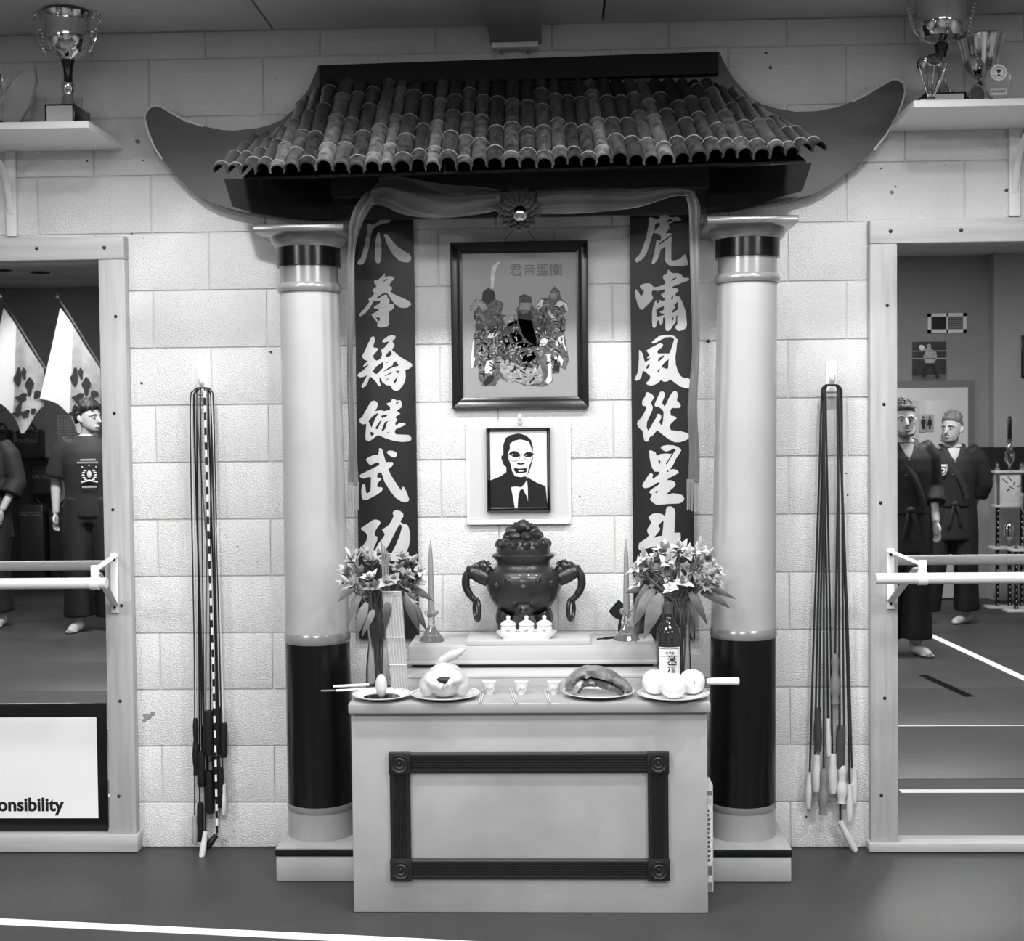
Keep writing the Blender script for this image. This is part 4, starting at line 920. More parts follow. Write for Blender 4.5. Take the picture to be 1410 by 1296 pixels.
# chicken
c, r, k = dish(613, 958, 48, 'white plate under the boiled chicken')
M_CHK = mat('chicken_skin', 188, .35, var=(18, .16), bump=(160, .001), coat=.2)
ch = thing('boiled_chicken', 'whole pale boiled chicken on a plate with its head raised', 'chicken', (c.x, c.y, c.z+.005))
C_ = Vector((c.x, c.y+.005, c.z+.052))
mb = MB(); mb.ell(C_+Vector((0, 0, .003)), (.068, .075, .053), 28, 20, lambda d: 1+.05*noise.noise(d*2.5)-.10*max(0, d.z)*abs(d.x))
mb.ell(C_+Vector((-.052, -.030, -.010)), (.027, .042, .034), 18, 12).ell(C_+Vector((.054, -.030, -.008)), (.027, .042, .034), 18, 12)
mb.ell(C_+Vector((-.035, -.045, .018)), (.030, .022, .020), 14, 10).ell(C_+Vector((.035, -.045, .020)), (.030, .022, .022), 14, 10)
mb.tube(spline([C_+Vector((-.055, -.045, .012)), C_+Vector((-.03, -.072, .004)), C_+Vector((-.002, -.076, -.010))], 6), [.016]*5+[.014]*4+[.012]*4, 10)
mb.tube(spline([C_+Vector((.055, -.045, .012)), C_+Vector((.04, -.070, .014)), C_+Vector((.016, -.076, .008))], 6), [.016]*5+[.014]*4+[.011]*4, 10)
bodyc = mb.build('body', M_CHK, ch)
rm = bodyc.modifiers.new('remesh', 'REMESH'); rm.mode = 'VOXEL'; rm.voxel_size = .004; rm.use_smooth_shade = True
sm = bodyc.modifiers.new('smooth', 'SMOOTH'); sm.factor = .5; sm.iterations = 4
MB().ell(C_+Vector((.004, -.069, .014)), (.025, .012, .011), 16, 10).build('cavity', mat('cavity_dark', 30, .5), ch)
mb = MB()
for dx, dz in ((-.004, -.006), (.006, -.002), (.016, .002), (.010, -.012)):
    mb.tube(spline([C_+Vector((.030, -.070, .016)), C_+Vector((.018+dx*.6, -.086, .010+dz*.5)), C_+Vector((.008+dx*1.3, -.088, .000+dz*1.2))], 4), [.005]*5+[.0042, .0036, .0028, .0018], 8)
mb.build('foot', M_CHK, ch)
k2 = 1/sc(c.y); hb = [at(603, 917, c.y+.03), at(611, 909, c.y+.03), at(621, 903, c.y+.03), at(631, 899, c.y+.03), at(641, 893, c.y+.03)]
MB().tube(spline(hb, 5), [.011]*3+[.015]*6+[.016]*5+[.012]*3+[.009, .007, .004, .002], 12).build('neck_and_head', M_CHK, ch)
# roast pork
c, r, k = dish(824, 955, 49.5, 'white plate under the roast pork')
M_PORK = mat('roast_pork', 112, .35, var=(22, .45), bump=(70, .002), coat=.3)
pk = thing('roast_pork', 'arched slab of glossy roast pork on a plate', 'meat', (c.x, c.y, c.z+.005))
P = lambda x, y, dy=0: at(x, y, c.y+dy)
def slab(pts, wid, thick, mt, nm, dy=0.0):
    pp_ = spline([P(x, y, dy) for x, y in pts], 7); n = len(pp_); vs = []; fs = []; m_ = 12
    for i, p in enumerate(pp_):
        tng = (pp_[min(i+1, n-1)]-pp_[max(i-1, 0)]).normalized(); nn = Vector((-tng.z, 0, tng.x))
        if nn.z < 0: nn = -nn
        e = math.sin(PI*min(1, max(0, (i+.6)/(n+.2))))**.35
        for j in range(m_):
            a = 2*PI*j/m_; ca, sa = math.cos(a), math.sin(a)
            ca = math.copysign(abs(ca)**.6, ca); sa = math.copysign(abs(sa)**.6, sa)
            jit = 1+.28*noise.noise(Vector((i*.4, j*.9, 3)))
            vs.append(p+Vector((0, wid*ca*e, 0))*jit+nn*(thick*sa*e*jit))
    for i in range(n-1):
        for j in range(m_): fs.append((i*m_+j, i*m_+(j+1) % m_, (i+1)*m_+(j+1) % m_, (i+1)*m_+j))
    fs += [tuple(reversed(range(m_))), tuple((n-1)*m_+j for j in range(m_))]
    MB().add(vs, fs).build(nm, mt, pk, ang=50)
slab([(781, 950), (786, 937), (800, 927), (820, 925), (843, 932), (860, 943), (869, 951)], .048, .016, M_PORK, 'rind')
slab([(795, 953), (801, 942), (812, 938), (830, 941), (848, 948), (858, 955)], .042, .012, mat('pork_dark', 62, .3, var=(25, .4), coat=.3), 'meat', -.012)
slab([(789, 955), (795, 944), (804, 936)], .036, .010, mat('pork_fat', 150, .4, var=(25, .3), coat=.2), 'fat', -.02)
for i in range(5):
    a = [(784+i*4, 946-i*3), (800+i*4, 932-i*1.5), (826+i*5, 929+i*2), (846+i*4, 938+i*2)]
    MB().tube(spline([P(x, y, -.030+i*.012)+Vector((0, 0, .014)) for x, y in a], 6), .0035, 8).build('fold', M_PORK, pk)
# oranges
c, r, k = dish(927, 958, 49.5, 'white plate under the three pale oranges')
M_OR = mat('orange_peel', 226, .35, bump=(260, .0006), var=(12, .05))
for (px, py, rr, dy, lab) in ((902, 937, 18, .025, 'left pale orange at the back of the plate'), (927, 941, 18.6, -.042, 'front pale orange on the plate'), (953, 936, 18, .025, 'right pale orange with a small sticker')):
    o_r = rr/sc(c.y+dy); q = at(px, py, c.y+dy); q = Vector((q.x, c.y+dy, c.z+.0055+o_r*.97))
    t = thing('orange', lab, 'fruit', (q.x, q.y, c.z+.0055), 'oranges on the plate')
    MB().ell(q, (o_r, o_r, o_r*.97), 28, 20, lambda d: 1-.05*max(0, d.z)**8).build('peel', M_OR, t)
    MB().ell(q+Vector((.002, 0, o_r*.93)), (.004, .004, .002), 10, 6).build('stem_end', mat('stem_grey', 120, .6), t)
    if 'sticker' in lab:
        d = Vector((.08, -.985, .1)).normalized(); n_ = q+d*o_r*1.001; a_ = d.cross(Vector((0, 0, 1))).normalized(); b_ = a_.cross(d)
        for rr2, nm, mt_, ex in ((.0095, 'sticker', M_WHITE, .0006), (.0075, 'sticker_ring', mat('sticker_grey', 150, .4), .0009), (.0066, 'sticker_face', M_WHITE, .0012)):
            vs = [n_+a_*(rr2*.8*math.cos(i*PI/10))+b_*(rr2*math.sin(i*PI/10))+d*ex-d*(rr2**2/(2*o_r)) for i in range(20)]+[n_+d*ex]
            MB().add(vs, [(i, (i+1) % 20, 20) for i in range(20)]).build(nm, mt_, t)
        R_ = Matrix((( -a_.x, b_.x, d.x), (-a_.y, b_.y, d.y), (-a_.z, b_.z, d.z))).to_4x4()
        text_mesh('3', .011, 'numeral', mat('sticker_ink', 90, .5), t, Matrix.Translation(n_+d*.0013) @ R_, bold=.0003, ext=.0002)
# three little cups and chopsticks
for i, (px, lab) in enumerate(((673.5, 'left small white wine cup on the altar table'), (718, 'middle small white wine cup on the altar table'), (763, 'right small white wine cup by the roast pork'))):
    q = onz(px, 955.5, TZ); k = 1/sc(q.y)
    t = thing('wine_cup', lab, 'cup', q, 'small wine cups on the altar table')
    MB().lathe([(5.4*k, 0), (5.4*k, 1.6*k), (7.6*k, 4*k), (8.4*k, 11*k), (10.6*k, 17*k), (10.2*k, 17.4*k), (7.8*k, 11.5*k), (6.5*k, 4.5*k), (0, 4*k)], q, 28).build('cup_body', M_PORC, t)
    mb = MB()
    for j in range(4):
        a = -PI/2+(j-1.5)*.28; mb.ell(q+Vector((8.3*k*math.cos(a), 8.3*k*math.sin(a), (7+2*(j % 2))*k)), (.0025, .0015, .004), 8, 6)
    mb.build('painted_motif', MATS['motif_grey'], t)
    MB().lathe([(10.55*k, 16.6*k), (10.8*k, 17.3*k), (10.3*k, 17.6*k)], q, 28, cap=False).build('rim_line', MATS['motif_grey'], t)
for i, ((a, b), lab) in enumerate(((((664, 951), (661, 972)), 'left'), (((703, 950), (710, 972)), 'middle'), (((751, 950), (756, 972)), 'right'))):
    for j in (0, 1):
        p = onz(a[0]+j*4-1, a[1], TZ); q = onz(b[0]+j*2.5-1, b[1]-3.5, TZ)
        o = MB().tube([(p.x, p.y, TZ+.0026), (q.x, q.y, TZ+.0026)], [.0025, .0016], 8).build('chopstick', mat('chopstick_wood', 196, .5), None)
        tag(o, 'pale chopstick, the %s one of the %s pair on the altar table' % (('left', 'right')[j], lab), 'chopstick', 'chopsticks on the altar table')
# wrapped chopsticks at the left end, knife at the right end
for (a, b, r_, mt_, lab) in (((459, 953), (508, 946), .007, M_WHITEP, 'white paper-wrapped packet sticking out past the left end of the altar'), ((463, 963), (516, 951), .006, M_WHITEP, 'lower white paper packet at the left end of the altar'), ((442, 963), (512, 950), .005, mat('stick_brown', 110, .5), 'dark stick between the white packets at the left end of the altar')):
    p, q = at(*a, -.50), at(*b, -.47); p.z = q.z = TZ+r_+.001+(.012 if a[1] == 953 else 0.0); 
    o = MB().tube([p, p.lerp(q, .5), q], [r_, r_*1.02, r_], 8, flat=.6, ref=(0, 1, 0)).build('wrapped_packet' if mt_ is M_WHITEP else 'wooden_stick', mt_, None); tag(o, lab, 'packet' if mt_ is M_WHITEP else 'stick')
kn = at(975, 949, -.42); t = thing('knife', 'knife with a white handle sticking out past the right end of the altar', 'knife', (kn.x, -.42, TZ))
h0, h1 = at(973, 948, -.42), at(1018, 948, -.42); h0.z = h1.z = TZ+.016
MB().tube(spline([h0, h0.lerp(h1, .3), h0.lerp(h1, .8), h1], 4), [.009, .0105, .011, .0115, .0115, .0115, .012, .012, .0125, .0125, .0125, .012, .009], 12, flat=.7, ref=(0, 0, 1)).build('handle', M_WHITE, t)
bx('blade', (h0.x-.17, -.421, TZ+.001), (h0.x+.01, -.419, TZ+.030), M_CHROME, t)
# ---------------------------------------------------------------- rice wine bottle
bq = Vector((at(921, 900, -.47).x, -.47, TZ)); k = 1/sc(-.47)
bot = thing('wine_bottle', 'dark glass rice wine bottle behind the oranges', 'bottle', bq)
zt = lambda y: at(921, y, -.47).z-TZ
MB().lathe([(15*k, 0), (17*k, .004), (17*k, zt(872)), (15.5*k, zt(866)), (11*k, zt(859)), (7*k, zt(852)), (5.6*k, zt(846)), (5.6*k, zt(834)), (6*k, zt(832)), (6*k, zt(830)), (0, zt(829.5))], bq, 36).build('glass_body', mat('bottle_glass', 70, .05, trans=.75, coat=.5), bot)
MB().lathe([(5.9*k, zt(845)), (6.2*k, zt(845)), (6.3*k, zt(830)), (0, zt(829))], bq, 24).build('cap', mat('bottle_cap', 70, .3), bot)
a0, a1 = -PI/2-.98, -PI/2+.98
MB().lathe([(17.15*k, zt(935)), (17.15*k, zt(889))], bq, 24, a0, a1).build('label', mat('label_paper', 222, .5), bot)
for nm, y0_, y1_ in (('label_border', 890.5, 891.6), ('label_border', 901.5, 902)): MB().lathe([(17.22*k, zt(y1_)), (17.22*k, zt(y0_))], bq, 24, -PI/2-.9, -PI/2+.9).build(nm, MATS['sticker_ink'], bot)
for chx, yy, s2 in (('米', 906, .030), ('酒', 918, .030)):
    text_mesh(chx, s2, 'lettering', M_BLACKM, bot, Matrix.Translation((at(924, yy, -.47).x, bq.y-17.4*k, at(924, yy, -.47).z)) @ FRONT, bold=.0007, ext=.0006)
text_mesh('台湾省', .010, 'lettering', MATS['sticker_ink'], bot, Matrix.Translation((at(921, 896.5, -.47).x, bq.y-17.4*k, at(921, 896.5, -.47).z)) @ FRONT, ext=.0004)
# ---------------------------------------------------------------- bouquets in glass vases
M_PET = [mat('petal_%d' % g, g, .5, var=(30, .2)) for g in (204, 180, 152)]
M_LEAF = mat('leaf_dark', 62, .45, var=(25, .3)); M_LEAF2 = mat('leaf_mid', 96, .45, var=(25, .3)); M_STEM = mat('stem_green', 84, .5)
def leaf(mb, base, d, up_, L, wd, curl=.3):
    d = Vector(d).normalized(); s = d.cross(Vector(up_)).normalized(); n_ = s.cross(d); vs = []; K = 5
    for i in range(K+1):
        t = i/K; p = Vector(base)+d*(L*t)-n_*(-curl*L*(t-t*t))-Vector((0, 0, curl*L*t*t*.6)); w2 = wd*math.sin(PI*(.08+.92*t)**.8)*.5 if i < K else .0004
        vs += [p-s*w2, p+n_*(w2*.25), p+s*w2]
    k0 = len(vs); vs += [v-n_*.0008 for v in vs]; fs = []
    for i in range(K):
        a = i*3; fs += [(a, a+3, a+4, a+1), (a+1, a+4, a+5, a+2)]; b = a+k0; fs += [(b+1, b+4, b+3, b), (b+2, b+5, b+4, b+1)]
    mb.add(vs, fs)
def vase(c, rb, rt_, h, label):
    t = thing('glass_vase', label, 'vase', c, 'glass vases of flowers')
    MB().lathe([(rb, 0), (rb*1.02, .004), (rb*.98, h*.35), (rt_*.9, h*.75), (rt_, h), (rt_*.95, h), (rt_*.84, h*.75), (rb*.9, h*.35), (rb*.9, .012), (0, .012)], c, 28).build('vase_body', M_GLASS, t)
def bouquet(c, mouth, flowers, label, seed, leaves):
    random.seed(seed); t = thing('flower_bouquet', label, 'flowers', (c.x, c.y, c.z+.014), 'bouquets of flowers')
    for i, f in enumerate(flowers):
        f = Vector(f); v = (f-Vector(mouth)); v.y = min(v.y, 0)-.05; v.normalize()
        foot = Vector((c.x+random.uniform(-.012, .012), c.y+random.uniform(-.012, .012), c.z+.016))
        m2 = Vector(mouth)+Vector((random.uniform(-.014, .014), random.uniform(-.012, .012), 0))
        MB().tube(spline([foot, m2, m2.lerp(f, .6)+Vector((0, 0, .012)), f], 4), .0022, 6).build('stem', M_STEM, t)
        fm = MB(); mt_ = random.choice(M_PET); n_ = 6; s = (v.cross(Vector((.3, .1, 1)))).normalized(); b = s.cross(v)
        size = random.uniform(.034, .047)
        for j in range(n_):
            a = 2*PI*j/n_+random.uniform(-.15, .15); d = s*math.cos(a)+b*math.sin(a)
            leaf(fm, f, d*.8+v*random.uniform(.5, 1.0), v, size*random.uniform(.85, 1.15), size*random.uniform(.6, .8), random.uniform(-.2, .7))
        for j in range(3):
            a = 2*PI*j/3+.5; leaf(fm, f, (s*math.cos(a)+b*math.sin(a))*.35+v, v, size*.8, size*.5, random.uniform(-.2, .5))
        for j in range(4):
            d = (v+s*random.uniform(-.3, .3)+b*random.uniform(-.3, .3)).normalized(); fm.tube([f, f+d*size*.8], [.0010, .0014], 4)
        fm.build('flower', mt_, t)
        if i % 2 == 0:
            bm2 = MB(); d = (v+s*random.uniform(-.5, .5)+b*random.uniform(-.5, .5)).normalized(); bm2.tube([f+d*.02, f+d*.034, f+d*.05, f+d*.06], [.003, .0075, .006, .001], 8); bm2.build('bud', random.choice(M_PET), t)
    for (x, y, dy, dx, dz, L, wd) in leaves:
        q = at(x, y, c.y+dy); lm = MB(); leaf(lm, q, (dx, -.25, dz), (0, -1, .3), L, wd, .35); lm.build('leaf', random.choice((M_LEAF, M_LEAF, M_LEAF2)), t)
# left
vc = onz(521, 948, TZ); vc = Vector((at(521, 948, -.43).x, -.43, TZ)); kk = 1/sc(vc.y)
vase(vc, 17*kk, 14*kk, at(521, 862, vc.y).z-TZ, 'glass vase of flowers behind the incense packet at the left of the altar')
mth = Vector((vc.x, vc.y, at(521, 862, vc.y).z))
pts = [(487, 775), (500, 768), (512, 778), (480, 790), (495, 793), (509, 797), (486, 808), (500, 812), (515, 812), (552, 772), (565, 778), (574, 790), (545, 786), (558, 795), (572, 803), (540, 800), (553, 810), (566, 815), (530, 784), (524, 768), (478, 802), (531, 806), (505, 824), (560, 826)]
rnd = random.Random(3)
bouquet(vc, mth, [at(x, y, vc.y+rnd.uniform(-.05, .07)) for x, y in pts], 'bouquet of pale lilies at the left of the altar', 3,
        [(497, 815, -.03, -.5, -1, .10, .028), (505, 830, -.04, -.35, -1, .10, .03), (515, 840, -.04, -.5, -.9, .08, .026), (556, 820, -.02, .5, -.9, .11, .03), (566, 830, 0, .6, -.8, .09, .03), (548, 830, .02, .2, -1, .1, .03), (490, 806, 0, -.9, -.6, .07, .03), (535, 822, -.05, -.1, -1, .09, .03), (570, 812, .02, .9, -.3, .07, .025), (520, 850, .03, -.2, -1, .09, .03), (560, 800, .04, .9, .5, .06, .03)])
# right
vd = Vector((at(936, 940, -.40).x, -.40, TZ)); kk = 1/sc(vd.y)
vase(vd, 16*kk, 15*kk, at(936, 842, vd.y).z-TZ, 'glass vase of flowers behind the wine bottle at the right of the altar')
mth = Vector((vd.x, vd.y, at(936, 842, vd.y).z))
pts = [(888, 774), (880, 786), (890, 796), (905, 770), (915, 760), (908, 788), (921, 778), (930, 766), (922, 797), (936, 785), (945, 772), (955, 765), (950, 790), (962, 780), (973, 772), (985, 788), (975, 795), (960, 802), (940, 806), (905, 805), (895, 784), (968, 808), (980, 805), (925, 812), (950, 815), (935, 758), (964, 762), (884, 804)]
rnd = random.Random(5)
bouquet(vd, mth, [at(x, y, vd.y+rnd.uniform(-.05, .07)) for x, y in pts], 'bouquet of pale lilies at the right of the altar', 9,
        [(900, 812, -.02, -.6, -.8, .12, .04), (890, 806, 0, -.35, -1, .12, .035), (910, 818, -.04, -.5, -1, .13, .05), (950, 815, -.03, .5, -.8, .10, .03), (965, 815, 0, .9, -.3, .10, .03), (975, 812, .02, .9, -.1, .09, .02), (945, 820, .03, .15, -1, .12, .035), (885, 815, .03, -.2, -1, .14, .045), (900, 825, .02, -.5, -.8, .11, .04), (915, 815, .03, -.2, -1, .12, .04), (882, 812, 0, -1, .0, .05, .02), (905, 830, -.02, -.4, -1, .09, .035)])
random.seed(11)
# ---------------------------------------------------------------- incense packet
iy = -.50
inc = thing('incense_packet', 'tall clear packet of incense sticks leaning in front of the left vase', 'incense', (at(551, 948, iy).x, iy, TZ))
tl_, tr_, br_, bl_ = at(527, 814, iy+.03), at(553, 814, iy+.03), at(563, 947, iy), at(541, 951, iy)
dz0 = TZ+.003-min(br_.z, bl_.z)
br_.z = bl_.z = TZ+.003
for i in range(18):
    t_ = (i+.5)/18; a = bl_.lerp(br_, t_)+Vector((0, -.006*(i % 3), .004)); b = tl_.lerp(tr_, t_)+Vector((0, -.006*(i % 3), -.012-.02*(i % 2)))
    MB().tube([a, b], .0017, 6).build('incense_stick', mat('incense_%d' % (118+18*(i % 3)), 118+18*(i % 3), .6), inc)
for i in range(5):
    a = tl_.lerp(tr_, .05+.08*i)+Vector((0, -.006, -.02)); b = at(525+2*i, 746+3*i, iy+.04); MB().tube([a, b], .0018, 6).build('incense_stick', mat('incense_red', 120, .5), inc)
dp = Vector((0, -.024, 0)); f0 = Vector((0, .006, 0))
E_ = [bl_+f0, br_+f0, tr_+f0, tl_+f0]; E2 = [p+dp for p in E_]
MB().add(E_+E2, [(3,2,1,0),(4,5,6,7),(0,1,5,4),(1,2,6,5),(2,3,7,6),(3,0,4,7)]).build('clear_wrapper', mat('clear_film', 235, .12, alpha=.28), inc, smooth=False)
for q in (0.28, .55, 1.0):
    a, b = bl_.lerp(tl_, q)+dp*1.02, br_.lerp(tr_, q)+dp*1.02
    MB().tube([a, b], .0014, 6).build('wrapper_seam', mat('film_seam', 225, .2), inc)
# ---------------------------------------------------------------- tall box leaning beside the table
q0 = onz(980.5, 1229, 0); bxx = bx1+.003
t = thing('tall_carton', 'tall narrow printed carton standing against the right side of the altar table', 'box', (bxx+.017, q0.y+.04, 0))
w1 = .034; zt_ = at(981, 1081, q0.y).z
bx('carton', (bxx, q0.y, .001), (bxx+w1, q0.y+.10, zt_), mat('carton_white', 205, .4, var=(40, .2)), t, .002)
for z0_, z1_, g in ((.0, .03, 130), (.035, .05, 225), (.055, .085, 110), (.09, .30, 232), (.33, .345, 120)):
    bx('printed_band', (bxx+.002, q0.y-.0008, z0_*zt_/.37+.004), (bxx+w1-.004, q0.y+.0002, z1_*zt_/.37+.004), mat('print_%d' % g, g, .4, var=(90, .25)), t)
mb = MB()
for i in range(12): mb.box((bxx+.014, q0.y-.0014, .10+i*.0145), (bxx+.014+random.uniform(.006, .012), q0.y-.0006, .109+i*.0145))
mb.build('printed_strokes', MATS['sticker_ink'], t, smooth=False)
mb = MB(Matrix.Translation((bxx+.016, q0.y-.001, zt_*.86)) @ Matrix.Rotation(PI/2, 4, 'X')); mb.lathe([(.011, 0), (.011, .0006), (.008, .0006), (.008, .0009), (.004, .0009), (.004, .0012), (0, .0012)], (0, 0, 0), 20).build('printed_medallion', mat('print_200', 200, .4), t)
# ================================================================ ropes on wall hooks
hl = hook(279, 522, 'white adhesive wall hook holding the beaded ropes left of the shrine')
hr = hook(1145, 518, 'white adhesive wall hook holding the wooden-handled ropes right of the shrine')
M_CB = mat('cord_black', 22, .4); M_CG = mat('cord_grey', 92, .4); M_CW = mat('cord_white', 200, .35); M_CD = mat('cord_dark', 44, .45)
M_HB = mat('grip_black', 18, .5); M_HW = mat('grip_pale', 206, .45, var=(14, .1)); M_HM = mat('grip_wood', 128, .4, var=(10, .3, (1, 1, .2))); M_HD = mat('grip_dark_wood', 70, .4, var=(10, .3, (1, 1, .2)))
def handle(a, b, w, mt, par, shape=0):
    """grip from pixel a (cord end) to b; w width in pixels; shape 0 straight, 1 contoured, 2 foam"""
    Y = a[2]; k = 1/sc(Y); p, q = at(a[0], a[1], Y), at(b[0], b[1], b[2]); r = w/2*k
    R = {0: [.75, .8, .78, .9, 1, 1, .95, .9, .7], 1: [.55, .8, .75, .62, .85, 1, .95, .7, .8], 2: [.9, 1, 1, 1, 1, 1, 1, 1, .85]}[shape]
    return MB().tube([p.lerp(q, i/8) for i in range(9)], [r*x for x in R], 12).build('handle', mt, par)
def rope(label, grp, cordm, hooks, path1, path2, cw, h1, h2, beads=None):
    """path1/path2: pixel (x,y,Y) polylines from the hook down to each handle"""
    q = hooks; t = thing('jump_rope', label, 'jump rope', (q.x, -.03, at(*h1[1][:2], -.03).z), grp)
    pts = [at(*p) for p in reversed(path1)] + [at(*p) for p in path2]
    pts = spline(pts, 6)
    MB().tube(pts, cw, 8).build('cord', cordm, t)
    if beads:
        d = 0; nxt = .012; on = True; half = len(path1)*6
        for a, b in zip(pts[half:], pts[half+1:]):
            L = (b-a).length
            while d+L > nxt:
                m_ = a.lerp(b, (nxt-d)/L); dr = (b-a).normalized()
                MB().tube([m_-dr*.012, m_+dr*.012], cw*1.9, 8).build('bead', M_WHITE if on else M_HB, t)
                on = not on; nxt += .026
            d += L
    for a, b, w, mt, shp in (h1, h2): handle(a, b, w, mt, t, shp)
GLR = 'ropes hanging on the left wall hook'; GRR = 'ropes hanging on the right wall hook'
def hang(x0, x1, y1, Y, bulge=0, yh=536):
    """points from the hook (x side x0) down to (x1,y1)"""
    return [(x0, yh+2, Y), (x0+bulge, yh+24, Y), (x0+(x1-x0)*.25+bulge*.7, yh+(y1-yh)*.28, Y), (x0+(x1-x0)*.7, yh+(y1-yh)*.65, Y), (x1, y1, Y)]
# left bundle
def L(lab, cordm, cw, xa, ya, xb, yb, h1, h2, Y, spread=8, beads=None, ba=0, bb=0):
    rope(lab, GLR, cordm, hl, [(279, 534, Y-.01)] + hang(279-spread, xa, ya, Y, ba), hang(279+spread, xb, yb, Y, bb), cw, h1, h2, beads)
L('thin pale jump rope with black grips at the left edge of the left bundle', M_CW, .0022, 269, 990, 308, 995, ((269, 989, -.05), (270, 1068, -.05), 10, M_HB, 1), ((308, 996, -.05), (308, 1043, -.05), 11, M_HB, 2), -.05, 11, None, -4, 2)
L('black jump rope with thick black foam grips in the left bundle', M_CB, .003, 278, 1036, 290, 980, ((278, 1035, -.06), (277, 1083, -.06), 12, M_HB, 2), ((287, 979, -.065), (288, 1040, -.065), 14, M_HB, 2), -.04, 9, None, -3, 3)
L('grey jump rope with black grips in the middle of the left bundle', M_CG, .0026, 297, 975, 283, 1060, ((298, 974, -.05), (299, 1032, -.05), 12, M_HB, 2), ((288, 1062, -.05), (290, 1120, -.05), 13, M_HB, 2), -.065, 6, None, -2, 1)
L('beaded black and white jump rope in the left bundle', M_CB, .0022, 281, 1000, 299, 1150, ((281, 1000, -.03), (283, 1060, -.03), 10, M_HB, 0), ((298, 1150, -.045), (284, 1168, -.06), 10, M_HB, 0), -.075, 3, True, 0, 0)
L('dark jump rope with a pale wooden grip low in the left bundle', M_CD, .0026, 268, 1123, 307, 1080, ((268, 1124, -.05), (268, 1163, -.05), 8.5, mat('grip_tan', 158, .45, var=(12, .2)), 0), ((308, 1080, -.05), (308, 1122, -.05), 8, M_HW, 0), -.05, 12, None, -5, 3)
L('dark jump rope with the white grip lowest in the left bundle', M_CD, .0030, 283, 1144, 302, 1056, ((283, 1145, -.07), (277, 1185, -.10), 9, M_HW, 0), ((303, 1058, -.05), (303, 1112, -.05), 11, M_HB, 2), -.03, 10, None, -2, 2)
L('black jump rope with a short black grip behind the left bundle', M_CB, .003, 275, 1105, 300, 1040, ((276, 1106, -.04), (276, 1158, -.04), 10, M_HB, 2), ((297, 1042, -.035), (300, 1100, -.035), 12, M_HB, 2), -.035, 7, None, -1, 1)
# right bundle
def Rr(lab, xa, ya, xb, yb, h1, h2, Y, spread, ba=0, bb=0, cw=.0036):
    rope(lab, GRR, M_CD, hr, [(1145, 530, Y-.012)] + hang(1145-spread, xa, ya, Y, ba, 532), hang(1145+spread, xb, yb, Y, bb, 532), cw, h1, h2)
Rr('jump rope with the highest contoured wooden grip in the right bundle', 1122, 1040, 1150, 902, ((1125, 1040, -.05), (1124, 1090, -.05), 12, M_HW, 0), ((1150, 901, -.06), (1150, 968, -.06), 14, M_HM, 1), -.045, 11)
Rr('jump rope with a pale grip at the far left of the right bundle', 1115, 1063, 1162, 1000, ((1114, 1064, -.04), (1113, 1113, -.04), 9, M_HW, 0), ((1158, 1000, -.05), (1157, 1058, -.05), 13, M_HD, 2), -.052, 12, -2, 2)
Rr('jump rope with a dark brown grip on the left of the right bundle', 1128, 975, 1156, 1054, ((1126, 975, -.045), (1126, 1035, -.045), 12, M_HD, 0), ((1160, 1054, -.055), (1159, 1106, -.055), 15, M_HW, 1), -.06, 9)
Rr('jump rope with a contoured brown grip low in the right bundle', 1134, 1058, 1173, 1058, ((1134, 1058, -.06), (1133, 1122, -.06), 14, M_HM, 1), ((1177, 1058, -.04), (1176, 1106, -.04), 10, M_HW, 0), -.067, 10, 0, 1)
Rr('jump rope with a slim pale grip in the middle of the right bundle', 1140, 990, 1170, 1082, ((1140, 990, -.05), (1141, 1041, -.05), 8, M_HW, 0), ((1170, 1081, -.05), (1170, 1130, -.05), 11, M_HW, 0), -.04, 11, 0, 0)
Rr('jump rope with a pale grip resting on the floor under the right bundle', 1146, 1040, 1157, 1130, ((1147, 1039, -.055), (1147, 1092, -.055), 12, M_HW, 0), ((1157, 1132, -.045), (1178, 1172, -.045), 11, M_HW, 0), -.035, 8, 0, 0)

# ================================================================ shelves and trophies
SYF = -.35
def shelf(side):
    if side < 0: x0, x1 = -2.7, at(122, 170, SYF).x; zt_, zb_ = at(122, 166, SYF).z, at(122, 176, SYF).z; lab = 'white wall shelf holding the big silver cup at the top left'; bxs = (at(14, 270, -.02).x, -2.4)
    else: x0, x1 = at(1258, 140, SYF).x, 2.7; zt_, zb_ = at(1258, 138, SYF).z, at(1258, 148, SYF).z; lab = 'white wall shelf holding several cups at the top right'; bxs = (at(1398, 240, -.02).x, 2.4)
    t = thing('wall_shelf', lab, 'shelf', ((x0+x1)/2, SYF, zb_))
    bx('shelf_board', (x0, SYF, zb_), (x1, -.001, zt_), mat('shelf_white', 246, .45), t, .002)
    for b in bxs:
        br = bx('bracket', (b-.018, -.018, zb_-.30), (b+.018, -.001, zb_), M_WHITEP, t, .002)
        MB().tube(spline([(b, -.015, zb_-.22), (b, -.06, zb_-.10), (b, -.16, zb_-.035), (b, -.28, zb_-.012)], 5), .012, 8, flat=.6).build('arm', M_WHITEP, br)
    return zt_
SL, SR = shelf(-1), shelf(1)
def cup_profile(c, k, z0, prof, name, mt, t, seg=36): return MB().lathe([(r*k, (z0-y)*k) for r, y in prof], c, seg).build(name, mt, t)
